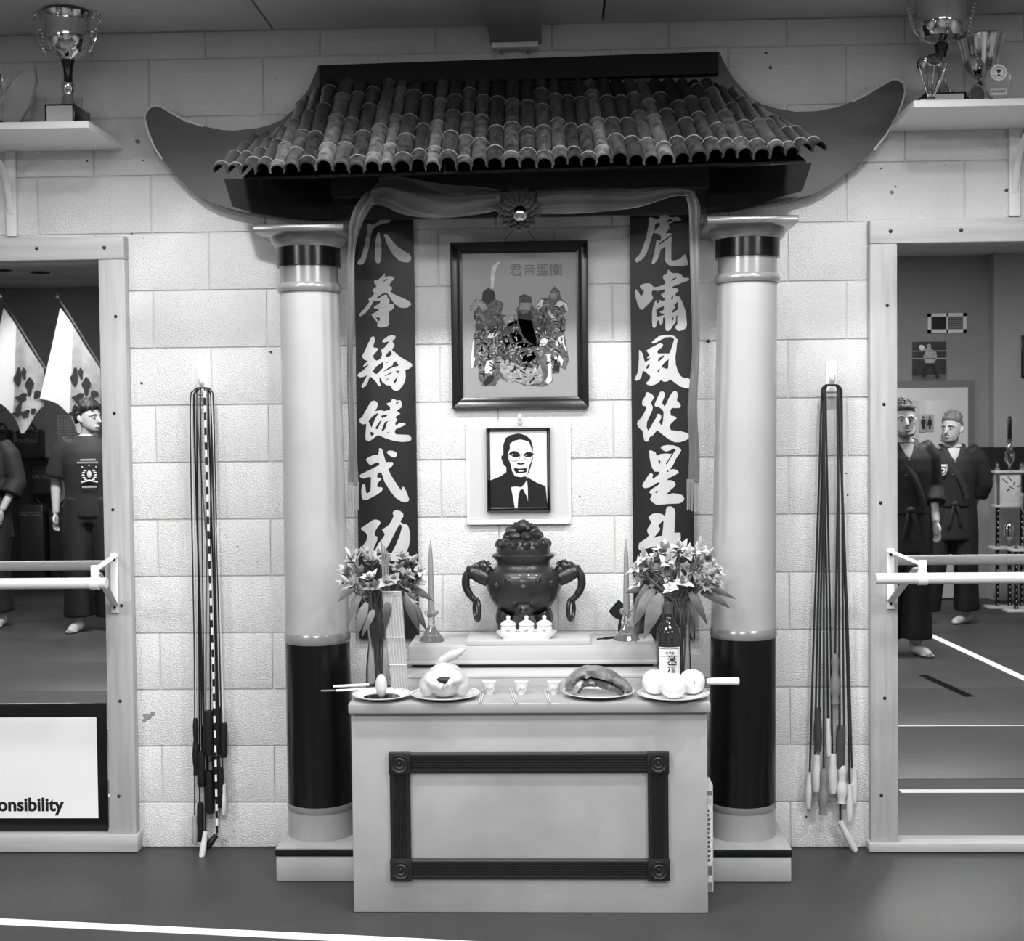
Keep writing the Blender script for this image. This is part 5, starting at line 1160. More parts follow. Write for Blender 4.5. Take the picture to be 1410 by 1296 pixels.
# big cup, left shelf
cy = -.255; k = 1/sc(cy); bq = at(93, 141, cy); zb_ = SL
t = thing('trophy_cup', 'big silver cup trophy with ornate handles on the left shelf', 'trophy', (bq.x, cy, SL))
b0, b1 = at(64, 160, -.33), at(103, 160, -.33)
bh = at(84, 143, -.33).z-SL
bx('marble_base', (bq.x-.050, -.33, SL), (bq.x+.050, -.18, SL+bh), mat('base_black', 20, .25), t, .002)
bx('name_plate', (bq.x-.043, -.3315, SL+.004), (bq.x+.043, -.33, SL+bh-.006), mat('plate_metal', 150, .3, metal=.8), t)
c = Vector((bq.x+.004, cy, SL+bh))
cup_profile(c, k, 141.5, [(15, 141.5), (14.5, 139), (10, 134), (7.5, 124), (7, 120), (8.5, 117), (9.5, 112), (9.5, 107), (7, 105)], 'foot', M_CHROME, t)
cup_profile(c, k, 141.5, [(6, 105), (5.5, 98), (6.5, 85), (9.5, 74.5)], 'stem', M_BLACK, t)
cup_profile(c, k, 141.5, [(9.5, 74.5), (12, 71), (20, 66), (26, 58), (29, 48), (29.5, 38), (30, 24), (31.5, 16), (33, 12), (32, 12), (29, 17), (28.5, 25), (28, 40), (24, 58), (15, 67), (0, 69)], 'bowl', M_CHROME, t)
for sd in (-1, 1):
    P = lambda dx, y: Vector((c.x+sd*dx*k, c.y, c.z+(141.5-y)*k))
    h = MB().tube(spline([P(23, 62), P(33, 60), P(40, 44), P(43, 28), P(46, 14), P(40, 10), P(36, 18)], 6), [.0042]*37, 8)
    for i in range(9): h.ell(P(30+1.6*i+3*math.sin(i), 62-5.2*i), (.006, .004, .008), 8, 6)
    h.build('handle', M_CHROME, t)
# clear awards at the left edge
def glass_award(poly, Y, th, label, base=None, grp='clear awards on the left shelf', z=SL, mt=None):
    pts = [(at(x, y, Y).x, at(x, y, Y).z) for x, y in poly]; zmin = min(p[1] for p in pts); off = z+(base or 0)-zmin
    pts = [(a, b+off) for a, b in pts]
    t = thing('crystal_award', label, 'trophy', (sum(p[0] for p in pts)/len(pts), Y, z), grp)
    MB().plate([pts], Y, Y+th).build('crystal_plaque', mt or M_CRYSTAL, t, smooth=False); return t, pts
t, pts = glass_award([(4, 160), (2, 135), (6, 110), (20, 88), (29, 82), (47, 80), (49, 95), (42, 125), (28, 150), (22, 160)], -.22, .02, 'clear curved crystal award at the far left of the left shelf', .012)
bx('award_base', (pts[0][0]-.05, -.25, SL), (pts[-1][0]+.05, -.17, SL+.012), mat('base_grey', 140, .3), t, .002)
t, pts = glass_award([(52, 162), (44, 145), (41, 122), (44, 110), (59, 110), (60, 115), (100, 115), (102, 108), (111, 108), (110, 125), (104, 145), (96, 162)], -.12, .018, 'pale frosted award behind the big cup on the left shelf', .0, mt=mat('frosted_award', 170, .3))
t = thing('trophy_cup', 'small bright cup cut off at the left edge of the left shelf', 'trophy', (at(-12, 150, -.26).x, -.26, SL))
c = Vector((at(-12, 150, -.26).x, -.26, SL))
bx('marble_base', (c.x-.03, c.y-.03, SL), (c.x+.03, c.y+.03, SL+.03), MATS['base_black'], t, .002); c.z += .03
cup_profile(c, k, 0, [(11, 0), (5, -6), (4, -18), (8, -24), (16, -36), (19, -52), (20, -60), (18, -60), (14, -40), (0, -28)], 'bowl', M_CHROME, t)
# right shelf
cy = -.20; k = 1/sc(cy)
bq = at(1297, 130, cy); t = thing('trophy_cup', 'biggest silver cup on the right shelf, cut off by the top of the picture', 'trophy', (bq.x, cy, SR))
bh = (138-118)*k
bx('marble_base', (bq.x-.068, cy-.045, SR), (bq.x+.068, cy+.045, SR+bh), MATS['base_black'], t, .002)
bx('name_plate', (bq.x-.035, cy-.0465, SR+.006), (bq.x+.058, cy-.045, SR+bh-.006), MATS['plate_metal'], t)
c = Vector((bq.x-.002, cy, SR+bh))
cup_profile(c, k, 118, [(17, 118), (16, 115), (9, 108), (6, 95), (6, 84), (8, 80), (5, 77)], 'foot', M_CHROME, t)
cup_profile(c, k, 118, [(5.5, 78), (6, 65), (10, 50)], 'stem', M_BLACK, t)
cup_profile(c, k, 118, [(10, 50), (14, 47), (27, 42), (32, 33), (33, 20), (34, 5), (34, -10), (36, -22), (34, -22), (32, -8), (30, 20), (24, 38), (0, 44)], 'bowl', M_CHROME, t)
for sd in (-1, 1):
    P = lambda dx, y: Vector((c.x+sd*dx*k, c.y, c.z+(118-y)*k))
    h = MB().tube(spline([P(30, 38), P(37, 30), P(42, 10), P(46, -8), P(42, -18), P(36, -12)], 6), .0042, 8)
    for i in range(8): h.ell(P(36+1.2*i, 30-5*i), (.005, .004, .008), 8, 6)
    h.build('handle', M_CHROME, t)
cy2 = -.17; k2 = 1/sc(cy2); bq = at(1352, 130, cy2)
t = thing('trophy_cup', 'fluted silver cup behind the round award on the right shelf', 'trophy', (bq.x, cy2, SR))
c = Vector((bq.x, cy2, SR)); vs = []; n = 40
prof = [(13, 136), (13, 133), (6, 128), (4, 115), (4, 104), (7, 98), (4, 94)]
cup_profile(c, k2, 136, prof, 'foot', M_CHROME, t)
mb = MB(); pf = [(4, 95), (12, 90), (20, 80), (25, 62), (29, 46), (32, 38), (29, 36), (26, 47), (20, 74), (0, 88)]
for j, (r, y) in enumerate(pf):
    for i in range(n):
        fl_ = 1+(.06*math.cos(i*2*PI/n*10) if 1 <= j <= 6 else 0); a = 2*PI*i/n; vs.append((c.x+r*k2*fl_*math.cos(a), c.y+r*k2*fl_*math.sin(a), c.z+(136-y)*k2))
mb.add(vs, [(j*n+i, j*n+(i+1) % n, (j+1)*n+(i+1) % n, (j+1)*n+i) for j in range(len(pf)-1) for i in range(n)]).build('bowl', M_CHROME, t)
cy3 = -.29; k3 = 1/sc(cy3); bq = at(1281, 130, cy3)
t = thing('trophy_cup', 'small open-sided cup trophy at the front corner of the right shelf', 'trophy', (bq.x, cy3, SR)); c = Vector((bq.x, cy3, SR))
bx('marble_base', (c.x-.036, cy3-.022, SR), (c.x+.036, cy3+.022, SR+.013), mat('base_pale', 205, .3), t, .002)
text_mesh('TROPHY', .011, 'lettering', MATS['sticker_ink'], t, Matrix.Translation((c.x, cy3-.0224, SR+.0065)) @ FRONT)
P = lambda dx, y, dy=0: Vector((c.x+dx*k3, c.y+dy, c.z+(138-y)*k3))
MB().lathe([(7*k3, 6*k3), (4*k3, 9*k3), (4*k3, 13*k3), (0, 14*k3)], c, 20).build('foot', M_CHROME, t)
for a in (-2.6, -.55, -1.57, 1.57):
    d = Vector((math.cos(a), math.sin(a), 0)); MB().tube(spline([c+d*3*k3+Vector((0, 0, 10*k3)), c+d*11*k3+Vector((0, 0, 26*k3)), c+d*17*k3+Vector((0, 0, 42*k3)), c+d*20*k3+Vector((0, 0, 52*k3))], 5), [.0055]*16, 8, flat=.5).build('prong', M_CHROME, t)
MB().lathe([(20*k3, 46*k3), (22*k3, 52*k3), (22*k3, 58*k3), (16*k3, 61*k3), (10*k3, 62*k3), (0, 62*k3)], c, 32).build('ring', M_CHROME, t)
mb = MB(Matrix.Translation(P(0, 83, -.050)) @ Matrix.Rotation(PI/2, 4, 'X')); mb.lathe([(.026, 0), (.026, .004), (.022, .005), (0, .005)], (0, 0, 0), 24, sy=.7).build('medallion', mat('medallion_dark', 46, .3), t)
mb = MB(); q = P(0, 83, -.056); mb.tube(spline([q+Vector((-.012, 0, -.004)), q+Vector((-.002, 0, .006)), q+Vector((.004, 0, -.005)), q+Vector((.013, 0, .005))], 4), .0016, 6).build('emblem', M_CHROME, t)
cy4 = -.30; k4 = 1/sc(cy4); bq = at(1375, 130, cy4)
t = thing('crystal_award', 'round crystal award with a white cup medallion on the right shelf', 'trophy', (bq.x, cy4, SR), 'clear awards on the right shelf')
pts = [(bq.x+18*k4*math.cos(a), SR+.004+(26+24*math.sin(a))*k4) for a in [i*2*PI/28 for i in range(28)]]
MB().plate([pts], cy4, cy4+.022).build('crystal_plaque', M_CRYSTAL, t, smooth=False)
mb = MB(Matrix.Translation((bq.x, cy4-.0005, SR+.004+38*k4)) @ Matrix.Rotation(PI/2, 4, 'X'))
mb.lathe([(.0265, 0), (.0265, .001), (0, .001)], (0, 0, 0), 28).build('medallion', M_WHITE, t)
mb = MB(Matrix.Translation((bq.x, cy4-.0016, SR+.004+38*k4)) @ Matrix.Rotation(PI/2, 4, 'X')); mb.lathe([(.0195, 0), (.0195, .0004), (.0175, .0004), (.0175, 0)], (0, 0, 0), 28, cap=False).build('medallion_ring', MATS['sticker_ink'], t)
q = Vector((bq.x, cy4-.0022, SR+.004+38*k4))
MB().plate([[(q.x+a*.001, q.z+b*.001) for a, b in ((-7,-11),(7,-11),(5,-8),(1.5,-6),(1.5,-2),(6,3),(8,10),(-8,10),(-6,3),(-1.5,-2),(-1.5,-6),(-5,-8))]], q.y, q.y+.0006).build('cup_emblem', M_DARKP, t, smooth=False)
bx('name_plate', (bq.x-.026, cy4-.0012, SR+.004+8*k4), (bq.x+.026, cy4, SR+.004+17*k4), mat('plate_grey', 170, .3, metal=.5), t)
text_mesh('FINALIST', .0115, 'lettering', MATS['sticker_ink'], t, Matrix.Translation((bq.x, cy4-.0018, SR+.004+12.5*k4)) @ FRONT, bold=.0002)
bq2 = at(1345, 130, -.24); t = thing('crystal_award', 'dark-edged round award beside the crystal award on the right shelf', 'trophy', (bq2.x, -.24, SR), 'clear awards on the right shelf')
kk = 1/sc(-.24); pts = [(bq2.x+11*kk*math.cos(a), SR+(14+14*math.sin(a))*kk+.002) for a in [i*2*PI/24 for i in range(24)]]
MB().plate([pts], -.24, -.225).build('crystal_plaque', mat('smoked_crystal', 120, .1, trans=.5), t, smooth=False)
mb = MB()
for i in range(24): p = pts[i]; mb.ell((bq2.x+(p[0]-bq2.x)*.96, -.243, p[1]), .004, 8, 6)
mb.build('beaded_rim', M_CHROME, t)
# ================================================================ the rear of the room, seen in the mirrors
RYB_ = RY0+.001
def wallpt(px, py): return vat(px, py, 6.76)
# door with frame and restroom sign
p0, p1 = wallpt(1205, 700), wallpt(1331, 700); zt_ = at(1300, 534, 6.76).z
d = thing('door_1', None, None, ((p0.x+p1.x)/2, RY0, 0), kind='structure')
bx('door_frame', (p0.x-.08, RY0, 0), (p1.x+.06, RY0+.02, zt_+.06), mat('door_frame_grey', 110, .5), d)
dl = bx('door_leaf', (p0.x, RY0+.02, .01), (p1.x, RY0+.045, zt_), mat('door_white', 205, .45), d, .003)
pw = (p1.x-p0.x)
for (a, b, c0, c1) in ((.12, .46, .62, .94), (.54, .88, .62, .94), (.12, .46, .1, .52), (.54, .88, .1, .52)):
    bx('panel', (p0.x+pw*a, RY0+.045, zt_*c0), (p0.x+pw*b, RY0+.050, zt_*c1), MATS['door_white'], dl, .002)
q = vat(1276, 583, 6.70)
s = thing('restroom_sign', 'restroom sign on the white door in the right mirror', 'sign', (q.x, RY0+.052, q.z-.08))
bx('sign_plate', (q.x-.062, RY0+.051, q.z-.075), (q.x+.062, RY0+.055, q.z+.075), mat('sign_grey', 170, .4), s, .002)
for k_, dx in enumerate((-.027, .027)):
    mb = MB(Matrix.Translation((q.x+dx, RY0+.0555, q.z)))
    mb.ell((0, 0, .050), (.010, .003, .010), 12, 8)
    body = [(-.017, .036), (.017, .036), (.019, -.005), (.012, -.005), (.011, -.05), (-.011, -.05), (-.012, -.005), (-.019, -.005)] if k_ == 0 else [(-.012, .036), (.012, .036), (.022, -.018), (.009, -.018), (.008, -.05), (-.008, -.05), (-.009, -.018), (-.022, -.018)]
    mb.plate([body], .0, .003); mb.build('figure', M_DARKP, s, smooth=False)
bx('divider', (q.x-.002, RY0+.055, q.z-.06), (q.x+.002, RY0+.057, q.z+.06), M_DARKP, s)
# vent
a, b = wallpt(1277, 432), wallpt(1330, 458)
v = thing('air_vent', 'white air vent high on the rear wall in the right mirror', 'vent', ((a.x+b.x)/2, RY0, b.z))
mb = MB(); f_ = .028
mb.box((a.x, RY0, b.z), (b.x, RY0+.02, b.z+f_)).box((a.x, RY0, a.z-f_), (b.x, RY0+.02, a.z)).box((a.x, RY0, b.z), (a.x+f_, RY0+.02, a.z)).box((b.x-f_, RY0, b.z), (b.x, RY0+.02, a.z)).box(((a.x+b.x)/2-.006, RY0, b.z), ((a.x+b.x)/2+.006, RY0+.02, a.z))
mb.build('vent_frame', mat('vent_pale', 214, .5), v, smooth=False)
bx('vent_backing', (a.x+.01, RY0, b.z+.01), (b.x-.01, RY0+.003, a.z-.01), M_BLACKM, v)
for i in range(7):
    z = b.z+f_+.006+(a.z-b.z-2*f_)*i/7; bx('slat', (a.x+f_, RY0+.004, z), ((a.x+b.x)/2-.006, RY0+.016, z+.004), M_MOLD, v); bx('slat', ((a.x+b.x)/2+.006, RY0+.004, z), (b.x-f_, RY0+.016, z+.010), mat('slat_grey', 120, .5), v)
# boxing poster
a, b = wallpt(1256, 471), wallpt(1303, 525); W_ = b.x-a.x; Hh = a.z-b.z
o_ = thing('boxing_poster', 'dark poster of a boxer in a ring above the door in the right mirror', 'poster', ((a.x+b.x)/2, RY0, b.z))
bx('poster_sheet', (a.x, RY0, b.z), (b.x, RY0+.006, a.z), mat('poster_dark', 44, .4, var=(6, .5)), o_)
def pz(l, mt, nm, e=.0065): MB().plate([[(b.x-(x*W_), b.z+y*Hh) for x, y in l]], RY0+.006, RY0+e+.001).build(nm, mt, o_, smooth=False)
M_SK = mat('poster_skin', 168, .5, var=(20, .2))
for y in (.77, .58): pz([(0, y-.012), (1, y-.008), (1, y+.006), (0, y+.004)], mat('poster_rope', 200, .5), 'ring_rope')
pz([(0, 0), (1, 0), (1, .14), (0, .18)], mat('poster_floor', 90, .5, var=(9, .3)), 'ring_floor')
pz([(.36, .46), (.62, .46), (.68, .62), (.62, .74), (.70, .78), (.66, .84), (.52, .82), (.44, .82), (.30, .74), (.28, .60)], M_SK, 'boxer_torso')
pz([(.34, .46), (.62, .46), (.70, .30), (.72, .10), (.62, .10), (.56, .28), (.50, .36), (.40, .26), (.30, .08), (.20, .08), (.28, .26)], M_DARKP, 'boxer_trousers', .0068)
pz([(.66, .80), (.74, .78), (.80, .84), (.78, .92), (.70, .92), (.64, .87)], M_WHITE, 'flash')
pz([(.46, .82), (.56, .82), (.58, .92), (.52, .95), (.45, .92)], M_SK, 'boxer_head')
# picture at the mirror's edge
a, b = vat(1407, 462, 6.6), vat(1440, 520, 6.6)
t = thing('wall_picture', 'pale picture at the far right edge of the right mirror', 'picture', ((a.x+b.x)/2, RY0+.14, b.z))
bx('frame', (a.x, RY0+.14, b.z), (b.x, RY0+.16, a.z), M_BLACK, t, .003); bx('print', (a.x+.02, RY0+.16, b.z+.02), (b.x-.02, RY0+.163, a.z-.02), mat('pic_pale', 200, .4), t)
# multi-storey trophies standing on the floor
def tower(px, scale, label, tall, Yv=6.15):
    q = vat(px, 828, Yv); x, y = q.x, q.y; t = thing('tower_trophy', label, 'trophy', (x, y, 0), 'tall tower trophies in the right mirror')
    u = sc(0)*0+1/ (F/(Yv-CAM.y)); S = scale
    ped = mat('trophy_marble', 190, .3, var=(12, .2))
    def deck(z, w, nm='deck'): bx(nm, (x-w, y-.09*S, z), (x+w, y+.09*S, z+.022*S), ped, t, .003)
    def posts(z0, z1, w, n=2):
        for i in range(n):
            xx = x+(-1+2*i/(n-1))*w; MB().cyl((xx, y, z0), (xx, y, z1), .020*S, seg=12).build('post', M_BLACK, t)
            mb = MB(); zz_ = z0
            while zz_ < z1-.01: mb.ell((xx, y+.02*S, zz_+.015), (.005, .003, .010), 6, 4); zz_ += .045
            mb.build('post_trim', M_CHROME, t)
    deck(0.002, .23*S, 'base'); posts(.024*S, .60*S, .12*S, 3); deck(.60*S, .19*S)
    for dx in (-.12, .12): MB().lathe([(.025*S, 0), (.008*S, .02*S), (.008*S, .05*S), (.018*S, .07*S), (.012*S, .12*S), (0, .13*S)], (x+dx*S, y, .622*S), 12).build('figurine', M_GOLDM, t)
    MB().lathe([(.03*S, 0), (.01*S, .02*S), (.012*S, .06*S), (.05*S, .10*S), (.055*S, .2*S), (.03*S, .24*S), (0, .25*S)], (x, y, .622*S), 16).build('inner_cup', M_GOLDM, t)
    if tall:
        posts(.622*S, 1.02*S, .12*S); deck(1.02*S, .16*S)
        MB().box((x-.13*S, y-.06*S, 1.042*S), (x+.13*S, y+.06*S, 1.36*S), .004).build('plaque_box', mat('plaque_pale', 196, .4, var=(20, .1)), t)
        mb = MB(); yy = y+.061*S
        for i in range(6): a_ = random.uniform(-.06, .06); mb.tube([(x+a_*S, yy, (1.18+.02*i)*S), (x+(a_+random.uniform(-.05, .05))*S, yy, (1.20+.025*i)*S)], .004, 5)
        mb.build('plaque_emblem', M_DARKP, t)
        for dx in (-.13, .13): MB().cyl((x+dx*S, y+.055*S, 1.042*S), (x+dx*S, y+.055*S, 1.36*S), .018*S, seg=10).build('gilt_post', M_GOLDM, t)
        deck(1.36*S, .17*S)
        for dx in (-.12, .12): MB().lathe([(.02*S, 0), (.026*S, .02*S), (.012*S, .05*S), (.02*S, .065*S), (0, .09*S)], (x+dx*S, y, 1.382*S), 10).build('figurine', M_GOLDM, t)
        MB().lathe([(.03*S, 0), (.01*S, .02*S), (.012*S, .05*S), (.05*S, .10*S), (.055*S, .17*S), (.03*S, .20*S), (.035*S, .23*S), (.02*S, .27*S), (.03*S, .30*S), (.012*S, .34*S), (0, .35*S)], (x, y, 1.382*S), 16).build('cup', M_GOLDM, t)
        MB().lathe([(.02*S, 0), (.022*S, .02*S), (.02*S, .20*S), (.012*S, .22*S), (0, .23*S)], (x, y, 1.70*S), 12).build('top_figure', M_BLACK, t)
    else:
        MB().lathe([(.03*S, 0), (.01*S, .02*S), (.012*S, .06*S), (.07*S, .14*S), (.075*S, .26*S), (.05*S, .29*S), (0, .30*S)], (x, y, .87*S), 16).build('cup', M_GOLDM, t)
        MB().box((x-.07*S, y-.02, 1.17*S), (x+.07*S, y+.02, 1.36*S), .004).build('plaque', M_BLACK, t); MB().lathe([(.02*S, 0), (.05*S, .05*S), (.05*S, .1*S), (0, .13*S)], (x, y, 1.36*S), 12).build('top_cup', M_GOLDM, t)
tower(1390, .80, 'tallest tower trophy with a pale plaque in the right mirror', True)
tower(1416, .80, 'shorter tower trophy beside the tallest one in the right mirror', False, 5.95)

# ---------------------------------------------------------------- left mirror: shields, bags, towel, flags
def shield(px0, py0, px1, py1, label, word, z_top=None, Yv=7.98, standing=False):
    a, b = vat(px0, py0, Yv), vat(px1, py1, Yv)
    z0 = 0.002 if standing else b.z
    t = thing('striking_bag' if standing else 'kick_shield', label, 'bag' if standing else 'kick shield', ((a.x+b.x)/2, RYR, z0), 'striking pads in the left mirror')
    bx('pad', (a.x, RYR+.005, z0), (b.x, RYR+.20, a.z), mat('vinyl_black', 34, .35), t, .03)
    for zf in (.12, .88): bx('seam', (a.x-.002, RYR+.03, z0+(a.z-z0)*zf), (b.x+.002, RYR+.203, z0+(a.z-z0)*zf+.012), M_MOLD, t, .004)
    if word:
        zz_ = (a.z+z0)/2+.03 if not standing else a.z-.10
        text_mesh(word, abs(b.x-a.x)*.9/4.3, 'lettering', mat('pad_letter', 96, .5), t, Matrix.Translation(((a.x+b.x)/2, RYR+.2005, zz_)) @ Matrix.Rotation(PI, 4, 'Z') @ FRONT, bold=.001)
    MB().tube(spline([((a.x+b.x)/2-.05, RYR+.1, a.z), ((a.x+b.x)/2, RYR+.1, a.z+.06), ((a.x+b.x)/2+.05, RYR+.1, a.z)], 5), .012, 8).build('strap', M_BLACKM, t)
shield(21, 592, 54, 632, 'black kick shield hanging highest on the rear wall in the left mirror', 'CENTURY')
shield(-14, 592, 10, 634, 'black kick shield cut off at the left edge of the left mirror', 'CENTURY')
shield(43, 641, 77, 682, 'black kick shield hanging below and right of the highest shield', 'CENTURY')
shield(24, 694, 61, 830, 'tall black striking bag standing on the floor in the left mirror', 'CENTURY', standing=True, Yv=7.95)
shield(62, 700, 100, 830, 'tall black striking bag beside the man in the dark shirt', 'CENTURY', standing=True, Yv=7.9)
a, b = vat(79, 572, 8.17), vat(106, 640, 8.17)
t = thing('hanging_grid', 'pale square-lined chart hanging on the rear wall in the left mirror', 'chart', ((a.x+b.x)/2, RYR, b.z))
bx('sheet', (a.x, RYR, b.z), (b.x, RYR+.006, a.z), mat('grid_pale', 180, .6), t)
mb = MB()
for i in range(1, 9): xx = a.x+(b.x-a.x)*i/9; mb.box((xx-.002, RYR+.006, b.z), (xx+.002, RYR+.0068, a.z))
for i in range(1, 20): zz_ = b.z+(a.z-b.z)*i/20; mb.box((a.x, RYR+.006, zz_-.002), (b.x, RYR+.0068, zz_+.002))
mb.build('grid_lines', mat('grid_line', 90, .5), t, smooth=False)
bx('dark_wainscot', (vat(0, 650, 8.17).x-.3, RYR, 0.0), (vat(80, 650, 8.17).x, RYR+.01, at(60, 630, 8.17).z), mat('wainscot', 24, .4), wf2)
def flag(dx, label):
    """flag hanging from a sloping pole; pixel coordinates in the mirror, shifted dx"""
    Yv = 6.6; P = lambda x, y, e=0: vat(x+dx, y, Yv+e)
    t = thing('hanging_flag', label, 'flag', P(83, 425), 'flags in the left mirror')
    MB().tube([P(79, 408), P(110, 458), P(141, 508)], .012, 8).build('pole', mat('pole_dark', 60, .4), t)
    MB().ell(P(79, 408), (.02, .02, .03), 10, 8).build('pole_tip', M_GOLDM, t)
    top = spline([P(83, 424), P(100, 448), P(118, 478), P(138, 508)], 6); bot = spline([P(57, 549), P(78, 556), P(100, 580), P(112, 598), P(128, 566), P(138, 560)], 4)
    n = 18; m_ = 12; vs = []
    def samp(l, t_): i = t_*(len(l)-1); j = min(int(i), len(l)-2); return l[j].lerp(l[j+1], i-j)
    def grid(t0, t1, nm, mt):
        vs = []; nn = 12
        for i in range(nn+1):
            t_ = t0+(t1-t0)*i/nn
            for j in range(m_+1):
                s = j/m_; p = samp(top, t_).lerp(samp(bot, t_), s); p.y += .035*math.sin(t_*11+s*1.5)*s; vs.append(p)
        k0 = len(vs); vs = vs+[v+Vector((0, -.003, 0)) for v in vs]; fs = []; w2 = m_+1
        for i in range(nn):
            for j in range(m_):
                a = i*w2+j; fs.append((a, a+1, a+w2+1, a+w2)); fs.append((k0+a+w2, k0+a+w2+1, k0+a+1, k0+a))
        MB().add(vs, fs).build(nm, mt, t)
        return lambda t_, s: samp(top, t_).lerp(samp(bot, t_), s)+Vector((0, .035*math.sin(t_*11+s*1.5)*s+.004, 0))
    g1 = grid(0, .34, 'plain_cloth', mat('flag_white', 240, .6)); g2 = grid(.34, 1, 'printed_cloth', mat('flag_print', 176, .6, var=(9, .2)))
    for (t_, s, w1, h1) in ((.42, .5, .05, .09), (.55, .62, .07, .05), (.48, .8, .04, .1), (.64, .8, .05, .06), (.7, .5, .05, .09), (.8, .7, .06, .05), (.58, .35, .03, .06), (.4, .92, .06, .03), (.74, .9, .04, .05)):
        c = g2(t_, s); pts = [(c.x+w1*.7*math.cos(a)*(1+.35*math.sin(3*a+t_*9)), c.z+h1*.7*math.sin(a)*(1+.35*math.cos(2*a+s*7))) for a in [i*PI/7 for i in range(14)]]
        MB().plate([pts], c.y+.004, c.y+.007).build('printed_mark', mat('flag_ink', 48, .6), t, smooth=False)
flag(0, 'white printed flag on a sloping pole nearer the frame in the left mirror')
flag(-78, 'white printed flag on a sloping pole at the left edge of the left mirror')

# ================================================================ people (seen in the mirrors)
M_SKIN = mat('skin', 160, .5, var=(14, .08)); M_HAIR = mat('hair_black', 26, .5, bump=(90, .004)); M_HAIRL = mat('hair_short', 56, .55, bump=(120, .003)); M_BEARD = mat('beard', 96, .6, var=(60, .25))
M_HAIRM = mat('hair_cropped', 92, .55, bump=(120, .003)); M_GI = mat('gi_black', 24, .75, var=(10, .25), bump=(120, .001)); M_TEE = mat('tee_black', 28, .75, var=(8, .2)); M_TRO = mat('trousers_black', 18, .7, var=(8, .2))
def ring_loft(mb, rings, seg=20):
    """rings: (center, rx, ry, yaw) horizontal ellipses"""
    vs = []
    for c, rx, ry, yw in rings:
        for i in range(seg):
            a = 2*PI*i/seg; x = rx*math.cos(a); y = ry*math.sin(a); vs.append(Vector((c[0]+x*math.cos(yw)-y*math.sin(yw), c[1]+x*math.sin(yw)+y*math.cos(yw), c[2])))
    n = len(rings); fs = [(j*seg+i, j*seg+(i+1) % seg, (j+1)*seg+(i+1) % seg, (j+1)*seg+i) for j in range(n-1) for i in range(seg)]
    fs += [tuple(reversed(range(seg))), tuple((n-1)*seg+i for i in range(seg))]; mb.add(vs, fs)
def remesh(o, v, it=4):
    r = o.modifiers.new('remesh', 'REMESH'); r.mode = 'VOXEL'; r.voxel_size = v; r.use_smooth_shade = True
    s = o.modifiers.new('smooth', 'SMOOTH'); s.factor = .5; s.iterations = it
